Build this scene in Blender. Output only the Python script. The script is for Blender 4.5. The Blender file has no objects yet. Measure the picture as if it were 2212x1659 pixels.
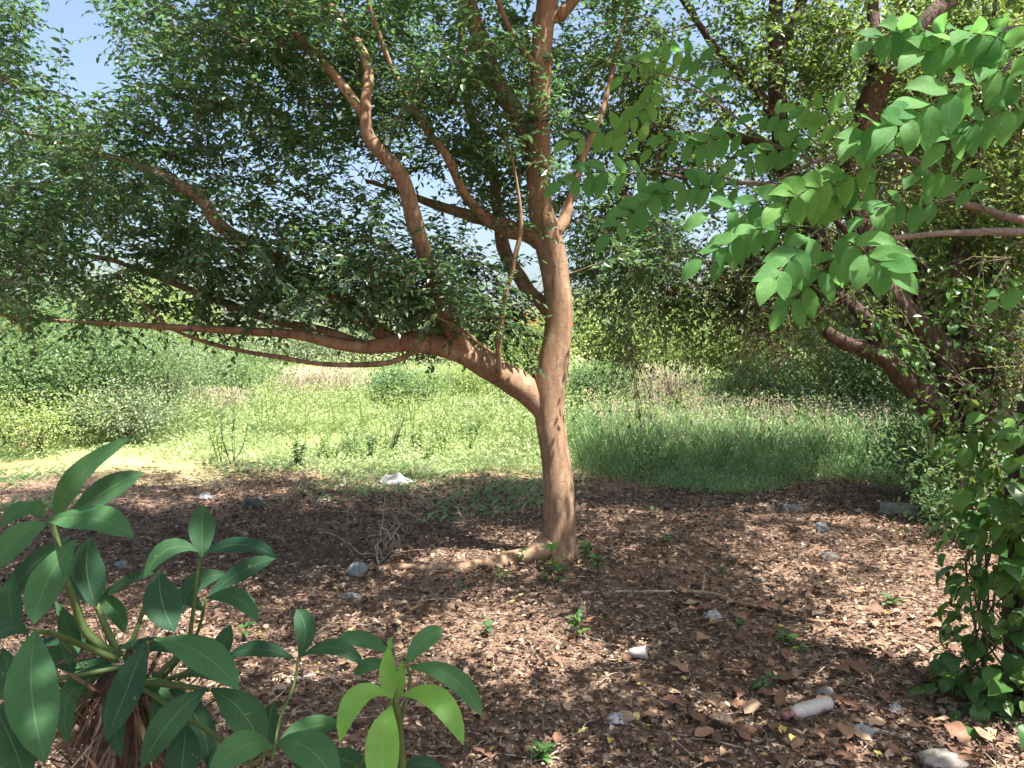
import bpy, math, random
import numpy as np
from mathutils import Vector, Matrix

# ------------------------------------------------------------------ camera, sky, sun, exposure
sc = bpy.context.scene
W, H, F = 2212.0, 1659.0, 1671.0          # measuring grid of the photograph and focal length in it
CAM_Z, HORIZON = 1.6, 750.0
PITCH = math.atan((H / 2 - HORIZON) / F)
cam_data = bpy.data.cameras.new('camera')
cam = bpy.data.objects.new('camera', cam_data)
sc.collection.objects.link(cam)
cam.location = (0, 0, CAM_Z)
cam.rotation_euler = (math.pi / 2 - PITCH, 0, 0)
cam_data.sensor_fit = 'HORIZONTAL'
cam_data.sensor_width = 36.0
cam_data.lens = 36.0 * F / W
cam_data.clip_start = 0.05
cam_data.clip_end = 3000
sc.camera = cam

TO_SUN = Vector((0.34, -0.22, 0.93)).normalized()
world = bpy.data.worlds.new('World'); sc.world = world; world.use_nodes = True
wn = world.node_tree
sky = wn.nodes.new('ShaderNodeTexSky'); sky.sky_type = 'NISHITA'; sky.sun_disc = False
sky.sun_elevation = math.asin(TO_SUN.z); sky.sun_rotation = math.atan2(TO_SUN.x, TO_SUN.y)
sky.air_density = 1.0; sky.dust_density = 4.0; sky.ozone_density = 1.0
bg = wn.nodes['Background']; bg.inputs['Strength'].default_value = 0.085
wn.links.new(sky.outputs[0], bg.inputs['Color'])
sun_d = bpy.data.lights.new('sun', 'SUN'); sun_d.energy = 5.0; sun_d.angle = math.radians(0.53)
sun_d.color = (1.0, 0.95, 0.87)
sun = bpy.data.objects.new('sun', sun_d); sc.collection.objects.link(sun)
sun.rotation_euler = (-TO_SUN).to_track_quat('-Z', 'Y').to_euler()
sc.view_settings.view_transform = 'Standard'; sc.view_settings.look = 'None'
sc.view_settings.exposure = 1.9; sc.view_settings.gamma = 1.0
sc.view_settings.use_curve_mapping = False
sc.cycles.max_bounces = 5; sc.cycles.diffuse_bounces = 2; sc.cycles.transmission_bounces = 3
sc.cycles.glossy_bounces = 2; sc.cycles.caustics_reflective = False; sc.cycles.caustics_refractive = False

# ------------------------------------------------------------------ helpers
random.seed(7)
rng = np.random.default_rng(11)
COL = sc.collection
CAM = np.array([0, 0, CAM_Z])
_c, _s = math.cos(PITCH), math.sin(PITCH)

def ray(px, py):
    x = (px - W / 2) / F; v = (H / 2 - py) / F
    return np.array([x, _c + v * _s, v * _c - _s])

def at(px, py, d):
    r = ray(px, py)
    return CAM + r * (d / r[1])

def gz(x, y):
    return (0.025 * np.sin(1.3 * x + 0.5) * np.cos(0.9 * y + 0.3) + 0.018 * np.sin(2.9 * x + 1.7 * y)
            + 0.010 * np.sin(6.1 * x - 4.3 * y + 1.0))

def gp(px, py):
    r = ray(px, py); z = 0.0
    for _ in range(4):
        t = (z - CAM_Z) / r[2]; p = CAM + r * t; z = float(gz(p[0], p[1]))
    return np.array([p[0], p[1], z])

def unit(v):
    v = np.asarray(v, float)
    n = np.linalg.norm(v, axis=-1, keepdims=True)
    return v / np.maximum(n, 1e-9)

def spline(pts, n):
    """Catmull-Rom through pts (columns may include radius)"""
    p = np.asarray(pts, float)
    if len(p) == 2:
        t = np.linspace(0, 1, n)[:, None]
        return p[0] * (1 - t) + p[1] * t
    p = np.vstack([2 * p[0] - p[1], p, 2 * p[-1] - p[-2]])
    m = len(p) - 3
    out = []
    for u in np.linspace(0, m - 1e-6, n):
        i = int(u); t = u - i
        a, b, c, d = p[i:i + 4]
        out.append(0.5 * (2 * b + (c - a) * t + (2 * a - 5 * b + 4 * c - d) * t * t + (3 * b - a - 3 * c + d) * t ** 3))
    return np.array(out)

def tube_arrays(path, rad, sides=6, rmod=None):
    path = np.asarray(path, float); k = len(path)
    rad = np.broadcast_to(np.asarray(rad, float), (k,))
    tan = unit(np.gradient(path, axis=0))
    ref = np.array([0, 0, 1.0]) if abs(tan[0][2]) < 0.9 else np.array([1.0, 0, 0])
    u = unit(np.cross(tan[0], ref))
    ang = np.arange(sides) * 2 * math.pi / sides
    V = np.zeros((k, sides, 3))
    for i in range(k):
        u = unit(u - tan[i] * np.dot(u, tan[i])); w = np.cross(tan[i], u)
        r = rad[i] * (1 if rmod is None else rmod(i / (k - 1), ang))
        V[i] = path[i] + (np.cos(ang) * r)[:, None] * u + (np.sin(ang) * r)[:, None] * w
    V = V.reshape(-1, 3)
    i = np.arange(k - 1)[:, None] * sides; j = np.arange(sides)[None]; jn = (j + 1) % sides
    Q = np.stack([i + j, i + jn, i + sides + jn, i + sides + j], -1).reshape(-1, 4)
    V = np.vstack([V, path[0], path[-1]])
    a = k * sides; j = np.arange(sides); jn = (j + 1) % sides
    T = np.vstack([np.stack([np.full(sides, a), jn, j], -1),
                   np.stack([np.full(sides, a + 1), (k - 1) * sides + j, (k - 1) * sides + jn], -1)])
    return V, Q, T

def build_mesh(name, V, Q=None, T=None, smooth=True, uv=None, mi=None):
    me = bpy.data.meshes.new(name)
    Q = np.zeros((0, 4), int) if Q is None else np.asarray(Q, int).reshape(-1, 4)
    T = np.zeros((0, 3), int) if T is None else np.asarray(T, int).reshape(-1, 3)
    V = np.asarray(V, np.float32)
    me.vertices.add(len(V)); me.vertices.foreach_set('co', V.ravel())
    loops = np.concatenate([Q.ravel(), T.ravel()]).astype(np.int32)
    me.loops.add(len(loops)); me.loops.foreach_set('vertex_index', loops)
    npoly = len(Q) + len(T); me.polygons.add(npoly)
    st = np.concatenate([np.arange(len(Q)) * 4, len(Q) * 4 + np.arange(len(T)) * 3]).astype(np.int32)
    me.polygons.foreach_set('loop_start', st)
    me.polygons.foreach_set('use_smooth', np.full(npoly, smooth))
    if mi is not None:
        me.polygons.foreach_set('material_index', np.asarray(mi, np.int32))
    if uv is not None:
        l = me.uv_layers.new(name='UVMap')
        l.data.foreach_set('uv', np.asarray(uv, np.float32)[loops].ravel())
    me.update(calc_edges=True); me.validate()
    return me

class Geo:
    def __init__(self): self.V = []; self.Q = []; self.T = []; self.n = 0
    def add(self, V, Q=None, T=None):
        if Q is not None and len(Q): self.Q.append(np.asarray(Q) + self.n)
        if T is not None and len(T): self.T.append(np.asarray(T) + self.n)
        self.V.append(V); self.n += len(V)
    def tube(self, path, rad, sides=6, rmod=None): self.add(*tube_arrays(path, rad, sides, rmod))
    def mesh(self, name, smooth=True):
        return build_mesh(name, np.vstack(self.V), np.vstack(self.Q) if self.Q else None,
                          np.vstack(self.T) if self.T else None, smooth)

def link(name, me, mat, parent=None):
    o = bpy.data.objects.new(name, me); COL.objects.link(o)
    if me is not None and mat is not None and len(me.materials) == 0: me.materials.append(mat)
    if parent is not None:
        o.parent = parent
        o.matrix_parent_inverse = Matrix.Translation(parent.location).inverted()
    return o

def tag(o, label=None, cat=None, group=None, kind=None):
    if label: o['label'] = label
    if cat: o['category'] = cat
    if group: o['group'] = group
    if kind: o['kind'] = kind
    return o

def thing(name, loc, label, cat, group=None):
    o = bpy.data.objects.new(name, None); COL.objects.link(o)
    o.empty_display_size = 0.1
    o.location = [float(v) for v in loc]
    return tag(o, label, cat, group)

def recenter(o):
    """move a top-level mesh's origin to its base"""
    me = o.data; n = len(me.vertices); co = np.zeros(n * 3, np.float32)
    me.vertices.foreach_get('co', co); co = co.reshape(-1, 3)
    c = (co.min(0) + co.max(0)) / 2; c[2] = co[:, 2].min()
    me.vertices.foreach_set('co', (co - c).ravel()); me.update(); o.location = [float(v) for v in c]
    return o

# ------------------------------------------------------------------ materials
def newmat(name):
    m = bpy.data.materials.new(name); m.use_nodes = True
    nt = m.node_tree; nt.nodes.clear()
    out = nt.nodes.new('ShaderNodeOutputMaterial')
    return m, nt, out

def ramp(nt, stops):
    r = nt.nodes.new('ShaderNodeValToRGB'); e = r.color_ramp.elements
    while len(e) > 1: e.remove(e[-1])
    e[0].position = stops[0][0]; e[0].color = (*stops[0][1], 1)
    for p, c in stops[1:]:
        x = e.new(p); x.color = (*c, 1)
    return r

def noise(nt, scale, detail=4, rough=0.55, vec=None):
    n = nt.nodes.new('ShaderNodeTexNoise'); n.inputs['Scale'].default_value = scale
    n.inputs['Detail'].default_value = detail; n.inputs['Roughness'].default_value = rough
    if vec is not None: nt.links.new(vec, n.inputs['Vector'])
    return n

def mapping(nt, scale, coord='Object'):
    tc = nt.nodes.new('ShaderNodeTexCoord'); mp = nt.nodes.new('ShaderNodeMapping')
    mp.inputs['Scale'].default_value = scale
    nt.links.new(tc.outputs[coord], mp.inputs['Vector'])
    return mp.outputs['Vector']

def leaf_mat(name, stops, trans=0.35, tcol=(0.35, 0.55, 0.06), rough=0.45, vary='island', veins=False, spec=0.35, patch_scale=0.0):
    m, nt, out = newmat(name)
    if vary == 'island':
        g = nt.nodes.new('ShaderNodeNewGeometry'); rnd = g.outputs['Random Per Island']
    else:
        g = nt.nodes.new('ShaderNodeObjectInfo'); rnd = g.outputs['Random']
    r = ramp(nt, stops)
    if patch_scale > 0:      # plants of a kind stand together, so colour also varies from patch to patch
        pn = noise(nt, patch_scale, 3, 0.6, mapping(nt, (1, 1, 1)))
        pm = nt.nodes.new('ShaderNodeMapRange'); pm.inputs['From Min'].default_value = 0.32; pm.inputs['From Max'].default_value = 0.68
        nt.links.new(pn.outputs[0], pm.inputs['Value'])
        pf = nt.nodes.new('ShaderNodeMix'); pf.data_type = 'FLOAT'; pf.inputs['Factor'].default_value = 0.6
        nt.links.new(rnd, pf.inputs['A']); nt.links.new(pm.outputs[0], pf.inputs['B']); rnd = pf.outputs['Result']
    nt.links.new(rnd, r.inputs[0]); col = r.outputs[0]
    p = nt.nodes.new('ShaderNodeBsdfPrincipled'); p.inputs['Roughness'].default_value = rough
    p.inputs['Specular IOR Level'].default_value = spec
    if veins:
        uvn = nt.nodes.new('ShaderNodeUVMap'); uvn.uv_map = 'UVMap'
        sp = nt.nodes.new('ShaderNodeSeparateXYZ'); nt.links.new(uvn.outputs[0], sp.inputs[0])
        def math_(op, a, b=None):
            n = nt.nodes.new('ShaderNodeMath'); n.operation = op
            for i, v in enumerate((a, b)):
                if v is None: continue
                if isinstance(v, (int, float)): n.inputs[i].default_value = v
                else: nt.links.new(v, n.inputs[i])
            return n.outputs[0]
        av = math_('ABSOLUTE', sp.outputs['Y'])
        mid = math_('LESS_THAN', av, 0.03)
        ph = math_('SUBTRACT', math_('MULTIPLY', sp.outputs['X'], 11.0), math_('MULTIPLY', av, 2.6))
        side = math_('GREATER_THAN', math_('SINE', math_('MULTIPLY', ph, 6.2832)), 0.93)
        ve = math_('MAXIMUM', math_('MULTIPLY', mid, 0.30), math_('MULTIPLY', side, 0.055))
        n1 = noise(nt, 14, 3, 0.6, mapping(nt, (1, 1, 1)))
        hs = nt.nodes.new('ShaderNodeHueSaturation'); nt.links.new(col, hs.inputs['Color'])
        nt.links.new(math_('ADD', math_('MULTIPLY', n1.outputs[0], 1.0), 0.5), hs.inputs['Value'])
        mx = nt.nodes.new('ShaderNodeMix'); mx.data_type = 'RGBA'
        sn = noise(nt, 34, 2, 0.5, mapping(nt, (1, 1, 1))); sb = math_('GREATER_THAN', sn.outputs[0], 0.735)
        sm = nt.nodes.new('ShaderNodeMix'); sm.data_type = 'RGBA'; nt.links.new(math_('MULTIPLY', sb, 0.7), sm.inputs['Factor'])
        nt.links.new(hs.outputs[0], sm.inputs['A']); sm.inputs['B'].default_value = (0.20, 0.16, 0.06, 1)
        nt.links.new(ve, mx.inputs['Factor']); nt.links.new(sm.outputs['Result'], mx.inputs['A'])
        mx.inputs['B'].default_value = (0.22, 0.34, 0.12, 1); col = mx.outputs['Result']
        b = nt.nodes.new('ShaderNodeBump'); b.inputs['Strength'].default_value = 0.2; b.inputs['Distance'].default_value = 0.001
        nt.links.new(ve, b.inputs['Height']); nt.links.new(b.outputs[0], p.inputs['Normal'])
    nt.links.new(col, p.inputs['Base Color'])
    if trans > 0:
        t = nt.nodes.new('ShaderNodeBsdfTranslucent')
        mt = nt.nodes.new('ShaderNodeMix'); mt.data_type = 'RGBA'; mt.inputs['Factor'].default_value = 0.5
        nt.links.new(col, mt.inputs['A']); mt.inputs['B'].default_value = (*tcol, 1)
        nt.links.new(mt.outputs['Result'], t.inputs['Color'])
        ms = nt.nodes.new('ShaderNodeMixShader'); ms.inputs[0].default_value = trans
        nt.links.new(p.outputs[0], ms.inputs[1]); nt.links.new(t.outputs[0], ms.inputs[2])
        nt.links.new(ms.outputs[0], out.inputs[0])
    else:
        nt.links.new(p.outputs[0], out.inputs[0])
    return m

def bark_mat(name, dark, mid, light, sx=(9, 9, 2.2), bump=0.5, blotch=2.5):
    m, nt, out = newmat(name)
    v = mapping(nt, sx)
    n = noise(nt, 3.2, 8, 0.62, v); n2 = noise(nt, blotch, 5, 0.6, mapping(nt, (1, 1, 0.5)))
    r = ramp(nt, [(0.25, dark), (0.5, mid), (0.78, light)])
    mx = nt.nodes.new('ShaderNodeMix'); mx.data_type = 'FLOAT'; mx.inputs['Factor'].default_value = 0.55
    nt.links.new(n.outputs[0], mx.inputs['A']); nt.links.new(n2.outputs[0], mx.inputs['B'])
    nt.links.new(mx.outputs['Result'], r.inputs[0])
    w = nt.nodes.new('ShaderNodeTexVoronoi'); w.inputs['Scale'].default_value = 4.0
    w.feature = 'DISTANCE_TO_EDGE'; nt.links.new(mapping(nt, (14, 14, 3.0)), w.inputs['Vector'])
    b = nt.nodes.new('ShaderNodeBump'); b.inputs['Strength'].default_value = bump; b.inputs['Distance'].default_value = 0.02
    nt.links.new(n.outputs[0], b.inputs['Height'])
    b2 = nt.nodes.new('ShaderNodeBump'); b2.inputs['Strength'].default_value = bump * 0.5; b2.inputs['Distance'].default_value = 0.008
    nt.links.new(w.outputs['Distance'], b2.inputs['Height']); nt.links.new(b.outputs[0], b2.inputs['Normal'])
    col = r.outputs[0]
    def over(col, fac_out, lo, hi, amt, c):
        q = nt.nodes.new('ShaderNodeMapRange'); q.inputs['From Min'].default_value = lo; q.inputs['From Max'].default_value = hi
        q.inputs['To Max'].default_value = amt; nt.links.new(fac_out, q.inputs['Value'])
        k = nt.nodes.new('ShaderNodeMix'); k.data_type = 'RGBA'; nt.links.new(q.outputs[0], k.inputs['Factor'])
        nt.links.new(col, k.inputs['A']); k.inputs['B'].default_value = (*c, 1); return k.outputs['Result']
    lich = noise(nt, 7, 6, 0.7, mapping(nt, (1, 1, 0.7))); col = over(col, lich.outputs[0], 0.55, 0.62, 0.7, (light[0] * .95, light[1] * 1.02, light[2] * 1.02))
    strk = noise(nt, 2.0, 5, 0.7, mapping(nt, (15, 15, 1.1))); col = over(col, strk.outputs[0], 0.52, 0.64, 0.8, dark)
    lent = noise(nt, 2.0, 3, 0.6, mapping(nt, (8, 8, 60))); col = over(col, lent.outputs[0], 0.58, 0.66, 0.65, dark)
    p = nt.nodes.new('ShaderNodeBsdfPrincipled'); p.inputs['Roughness'].default_value = 0.8
    p.inputs['Specular IOR Level'].default_value = 0.2
    nt.links.new(col, p.inputs['Base Color']); nt.links.new(b2.outputs[0], p.inputs['Normal'])
    nt.links.new(p.outputs[0], out.inputs[0])
    return m

def plain_mat(name, c1, c2, scale=20, rough=0.8, bump=0.3, bd=0.01, detail=6):
    m, nt, out = newmat(name)
    n = noise(nt, scale, detail, 0.6, mapping(nt, (1, 1, 1)))
    r = ramp(nt, [(0.3, c1), (0.7, c2)]); nt.links.new(n.outputs[0], r.inputs[0])
    b = nt.nodes.new('ShaderNodeBump'); b.inputs['Strength'].default_value = bump; b.inputs['Distance'].default_value = bd
    nt.links.new(n.outputs[0], b.inputs['Height'])
    p = nt.nodes.new('ShaderNodeBsdfPrincipled'); p.inputs['Roughness'].default_value = rough
    p.inputs['Specular IOR Level'].default_value = 0.3
    nt.links.new(r.outputs[0], p.inputs['Base Color']); nt.links.new(b.outputs[0], p.inputs['Normal'])
    nt.links.new(p.outputs[0], out.inputs[0])
    return m

def ground_mat():
    m, nt, out = newmat('soil')
    v = mapping(nt, (1, 1, 1))
    fine = noise(nt, 45, 8, 0.7, v); big = noise(nt, 0.8, 5, 0.6, v)
    mx = nt.nodes.new('ShaderNodeMix'); mx.data_type = 'FLOAT'; mx.inputs['Factor'].default_value = 0.4
    nt.links.new(fine.outputs[0], mx.inputs['A']); nt.links.new(big.outputs[0], mx.inputs['B'])
    soil = ramp(nt, [(0.30, (0.07, 0.045, 0.032)), (0.48, (0.16, 0.103, 0.073)), (0.62, (0.29, 0.195, 0.14)), (0.75, (0.40, 0.29, 0.21))])
    nt.links.new(mx.outputs['Result'], soil.inputs[0])
    turf = ramp(nt, [(0.3, (0.16, 0.17, 0.06)), (0.55, (0.32, 0.33, 0.14)), (0.75, (0.46, 0.42, 0.25))])
    nt.links.new(mx.outputs['Result'], turf.inputs[0])
    sp = nt.nodes.new('ShaderNodeSeparateXYZ'); nt.links.new(v, sp.inputs[0])
    ad = nt.nodes.new('ShaderNodeMath'); ad.operation = 'MULTIPLY_ADD'; ad.inputs[1].default_value = 3.0
    nt.links.new(big.outputs[0], ad.inputs[0]); nt.links.new(sp.outputs['Y'], ad.inputs[2])
    mr = nt.nodes.new('ShaderNodeMapRange'); mr.inputs['From Min'].default_value = 10.2; mr.inputs['From Max'].default_value = 13.0
    nt.links.new(ad.outputs[0], mr.inputs['Value'])
    mc = nt.nodes.new('ShaderNodeMix'); mc.data_type = 'RGBA'
    nt.links.new(mr.outputs[0], mc.inputs['Factor']); nt.links.new(soil.outputs[0], mc.inputs['A']); nt.links.new(turf.outputs[0], mc.inputs['B'])
    b = nt.nodes.new('ShaderNodeBump'); b.inputs['Strength'].default_value = 0.8; b.inputs['Distance'].default_value = 0.02
    nt.links.new(fine.outputs[0], b.inputs['Height'])
    p = nt.nodes.new('ShaderNodeBsdfPrincipled'); p.inputs['Roughness'].default_value = 0.95; p.inputs['Specular IOR Level'].default_value = 0.1
    nt.links.new(mc.outputs['Result'], p.inputs['Base Color']); nt.links.new(b.outputs[0], p.inputs['Normal'])
    nt.links.new(p.outputs[0], out.inputs[0])
    return m

G = lambda *c: tuple(c)
M = {}
M['soil'] = ground_mat()
M['bark_main'] = bark_mat('smooth tan bark', G(0.11, 0.066, 0.042), G(0.265, 0.166, 0.104), G(0.41, 0.29, 0.195), bump=0.3)
M['bark_right'] = bark_mat('rough red brown bark', G(0.030, 0.020, 0.015), G(0.085, 0.054, 0.042), G(0.19, 0.125, 0.10), (12, 12, 5), 0.9, 5)
M['bark_grey'] = bark_mat('grey brown twig bark', G(0.07, 0.055, 0.045), G(0.16, 0.125, 0.10), G(0.28, 0.23, 0.18), (20, 20, 8), 0.6, 6)
M['twig'] = plain_mat('brown twig', (0.09, 0.06, 0.045), (0.20, 0.14, 0.10), 30)
M['dry_twig'] = plain_mat('bleached dry twig', (0.26, 0.20, 0.14), (0.48, 0.40, 0.31), 30)
M['stem_green'] = plain_mat('green stem', (0.04, 0.075, 0.02), (0.09, 0.13, 0.04), 25, 0.6, 0.2, 0.004)
M['leaf_main'] = leaf_mat('small dark leaf', [(0, (0.032, 0.084, 0.050)), (0.45, (0.054, 0.118, 0.062)), (0.8, (0.085, 0.15, 0.07)), (1, (0.15, 0.21, 0.065))], 0.44, (0.22, 0.46, 0.11), 0.36, spec=0.55)
M['leaf_right'] = leaf_mat('right tree leaf', [(0, (0.035, 0.080, 0.028)), (0.5, (0.060, 0.12, 0.038)), (0.85, (0.10, 0.16, 0.045)), (1, (0.22, 0.24, 0.06))], 0.42, (0.32, 0.50, 0.08), 0.42)
M['leaf_canopy'] = leaf_mat('canopy leaf', [(0, (0.04, 0.09, 0.025)), (1, (0.09, 0.15, 0.04))], 0.38, (0.28, 0.45, 0.05), 0.42)
M['leaflet'] = leaf_mat('pinnate leaflet', [(0, (0.050, 0.155, 0.050)), (0.5, (0.075, 0.20, 0.060)), (1, (0.11, 0.25, 0.075))], 0.48, (0.28, 0.64, 0.14), 0.6, 'object', True, 0.12)
M['leaflet_young'] = leaf_mat('young leaflet', [(0, (0.10, 0.24, 0.055)), (1, (0.16, 0.31, 0.08))], 0.48, (0.32, 0.62, 0.12), 0.6, 'object', True, 0.12)
M['broad_dark'] = leaf_mat('broad dark leaf', [(0, (0.018, 0.052, 0.030)), (0.5, (0.025, 0.068, 0.033)), (1, (0.036, 0.09, 0.036))], 0.2, (0.12, 0.32, 0.06), 0.6, 'object', True, 0.12)
M['broad_mid'] = leaf_mat('broad mid leaf', [(0, (0.042, 0.11, 0.046)), (1, (0.06, 0.145, 0.055))], 0.26, (0.16, 0.42, 0.07), 0.6, 'object', True, 0.12)
M['broad_lime'] = leaf_mat('broad lime leaf', [(0, (0.12, 0.30, 0.045)), (1, (0.17, 0.37, 0.06))], 0.40, (0.34, 0.62, 0.06), 0.40, 'object', True)
M['vine'] = leaf_mat('vine leaf', [(0, (0.030, 0.085, 0.022)), (0.6, (0.055, 0.135, 0.030)), (0.88, (0.09, 0.19, 0.045)), (1, (0.20, 0.36, 0.07))], 0.36, (0.26, 0.52, 0.06), 0.4, 'object', True)
M['litter'] = leaf_mat('leaf litter', [(0, (0.050, 0.032, 0.024)), (0.30, (0.093, 0.060, 0.045)), (0.55, (0.165, 0.110, 0.083)), (0.80, (0.26, 0.185, 0.135)), (0.95, (0.38, 0.29, 0.22)), (0.985, (0.48, 0.39, 0.29)), (1, (0.48, 0.37, 0.10))], 0.12, (0.35, 0.22, 0.10), 0.75, spec=0.15)
M['fallen'] = leaf_mat('fallen leaf', [(0, (0.12, 0.065, 0.045)), (0.35, (0.20, 0.10, 0.066)), (0.7, (0.27, 0.16, 0.105)), (1, (0.36, 0.26, 0.18))], 0.12, (0.45, 0.22, 0.10), 0.6, 'object', True, spec=0.2)
M['fallen_yellow'] = leaf_mat('yellow fallen leaf', [(0, (0.45, 0.34, 0.07)), (1, (0.52, 0.44, 0.16))], 0.15, (0.5, 0.4, 0.1), 0.6, 'object', True)
M['grass'] = leaf_mat('field weeds', [(0, (0.17, 0.26, 0.09)), (0.5, (0.36, 0.44, 0.20)), (0.85, (0.46, 0.51, 0.30)), (1, (0.54, 0.54, 0.38))], 0.46, (0.62, 0.74, 0.38), 0.6, patch_scale=1.1)
M['grass_cool'] = leaf_mat('shaded weeds', [(0, (0.09, 0.20, 0.085)), (0.4, (0.19, 0.31, 0.13)), (0.7, (0.30, 0.41, 0.18)), (1, (0.48, 0.52, 0.32))], 0.48, (0.52, 0.70, 0.36), 0.55, patch_scale=2.2)
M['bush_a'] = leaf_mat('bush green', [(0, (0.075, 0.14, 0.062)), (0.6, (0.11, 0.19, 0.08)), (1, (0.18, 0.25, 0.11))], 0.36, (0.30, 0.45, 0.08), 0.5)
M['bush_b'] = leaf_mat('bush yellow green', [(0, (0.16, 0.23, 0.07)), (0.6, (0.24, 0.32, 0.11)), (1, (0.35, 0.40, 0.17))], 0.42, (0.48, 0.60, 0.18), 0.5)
M['bush_c'] = leaf_mat('bush grey green', [(0, (0.12, 0.165, 0.095)), (0.6, (0.18, 0.23, 0.13)), (1, (0.28, 0.32, 0.19))], 0.34, (0.32, 0.42, 0.14), 0.55)
M['dry'] = leaf_mat('dry brush', [(0, (0.22, 0.16, 0.13)), (0.6, (0.33, 0.25, 0.20)), (1, (0.45, 0.37, 0.30))], 0.2, (0.4, 0.3, 0.2), 0.8)
M['flower'] = leaf_mat('orange flowers', [(0, (0.60, 0.10, 0.02)), (1, (0.75, 0.28, 0.05))], 0.3, (0.8, 0.25, 0.03), 0.5)
M['stone'] = plain_mat('pale stone', (0.13, 0.115, 0.10), (0.33, 0.30, 0.27), 14, 0.9, 0.5, 0.02)
M['stone_blue'] = plain_mat('bluish stone', (0.12, 0.13, 0.145), (0.29, 0.30, 0.32), 18, 0.9, 0.5, 0.02)
M['stone_dark'] = plain_mat('dark stone', (0.035, 0.04, 0.04), (0.16, 0.16, 0.15), 12, 0.9, 0.5, 0.02)
M['plastic'] = plain_mat('white plastic', (0.30, 0.27, 0.26), (0.50, 0.46, 0.44), 8, 0.35, 0.15, 0.004)
M['plastic_red'] = plain_mat('faded red plastic', (0.14, 0.06, 0.055), (0.24, 0.11, 0.10), 20, 0.5, 0.2, 0.004)
M['bag'] = plain_mat('pale crumpled sheet', (0.18, 0.18, 0.185), (0.40, 0.39, 0.39), 9, 0.55, 0.3, 0.01)
M['husk'] = plain_mat('fibrous husk', (0.035, 0.025, 0.02), (0.14, 0.095, 0.07), 40, 0.9, 0.6, 0.006)

# ------------------------------------------------------------------ ground
def build_ground():
    xs = np.concatenate([-np.geomspace(900, 14.4, 26), np.arange(-14, 14.01, 0.14), np.geomspace(14.4, 900, 26)])
    ys = np.concatenate([-np.geomspace(300, 4.4, 16), np.arange(-4, 18.01, 0.14), np.geomspace(18.4, 1500, 34)])
    X, Y = np.meshgrid(xs, ys)
    V = np.stack([X, Y, gz(X, Y)], -1).reshape(-1, 3)
    ny, nx = X.shape
    i = np.arange(ny - 1)[:, None] * nx + np.arange(nx - 1)[None]
    Q = np.stack([i, i + 1, i + nx + 1, i + nx], -1).reshape(-1, 4)
    o = link('ground', build_mesh('ground', V, Q), M['soil'])
    tag(o, kind='structure')
build_ground()

# ------------------------------------------------------------------ leaf batches
def leaf_batch(P, D, N, L, Wd, fold=0.18, curl=0.15):
    n = len(P)
    D = unit(D); S = unit(np.cross(D, N)); U = np.cross(S, D)
    t = np.array([0, .28, .68, 1, .68, .28]); s = np.array([0, .5, .40, 0, -.40, -.5]); h = np.array([0, fold, fold * .8, 0, fold * .8, fold])
    L = np.broadcast_to(L, (n,))[:, None, None]; Wd = np.broadcast_to(Wd, (n,))[:, None, None]
    V = (P[:, None] + D[:, None] * (t[None, :, None] * L) + S[:, None] * (s[None, :, None] * Wd)
         + U[:, None] * (h[None, :, None] * Wd - (curl * t * t)[None, :, None] * L))
    i = np.arange(n)[:, None] * 6
    Q = np.concatenate([i + np.array([0, 1, 2, 3]), i + np.array([0, 3, 4, 5])])
    return V.reshape(-1, 3), Q

def ball(n, r):
    v = unit(r.normal(size=(n, 3)))
    return v * (r.random((n, 1)) ** (1 / 2.2))

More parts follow.
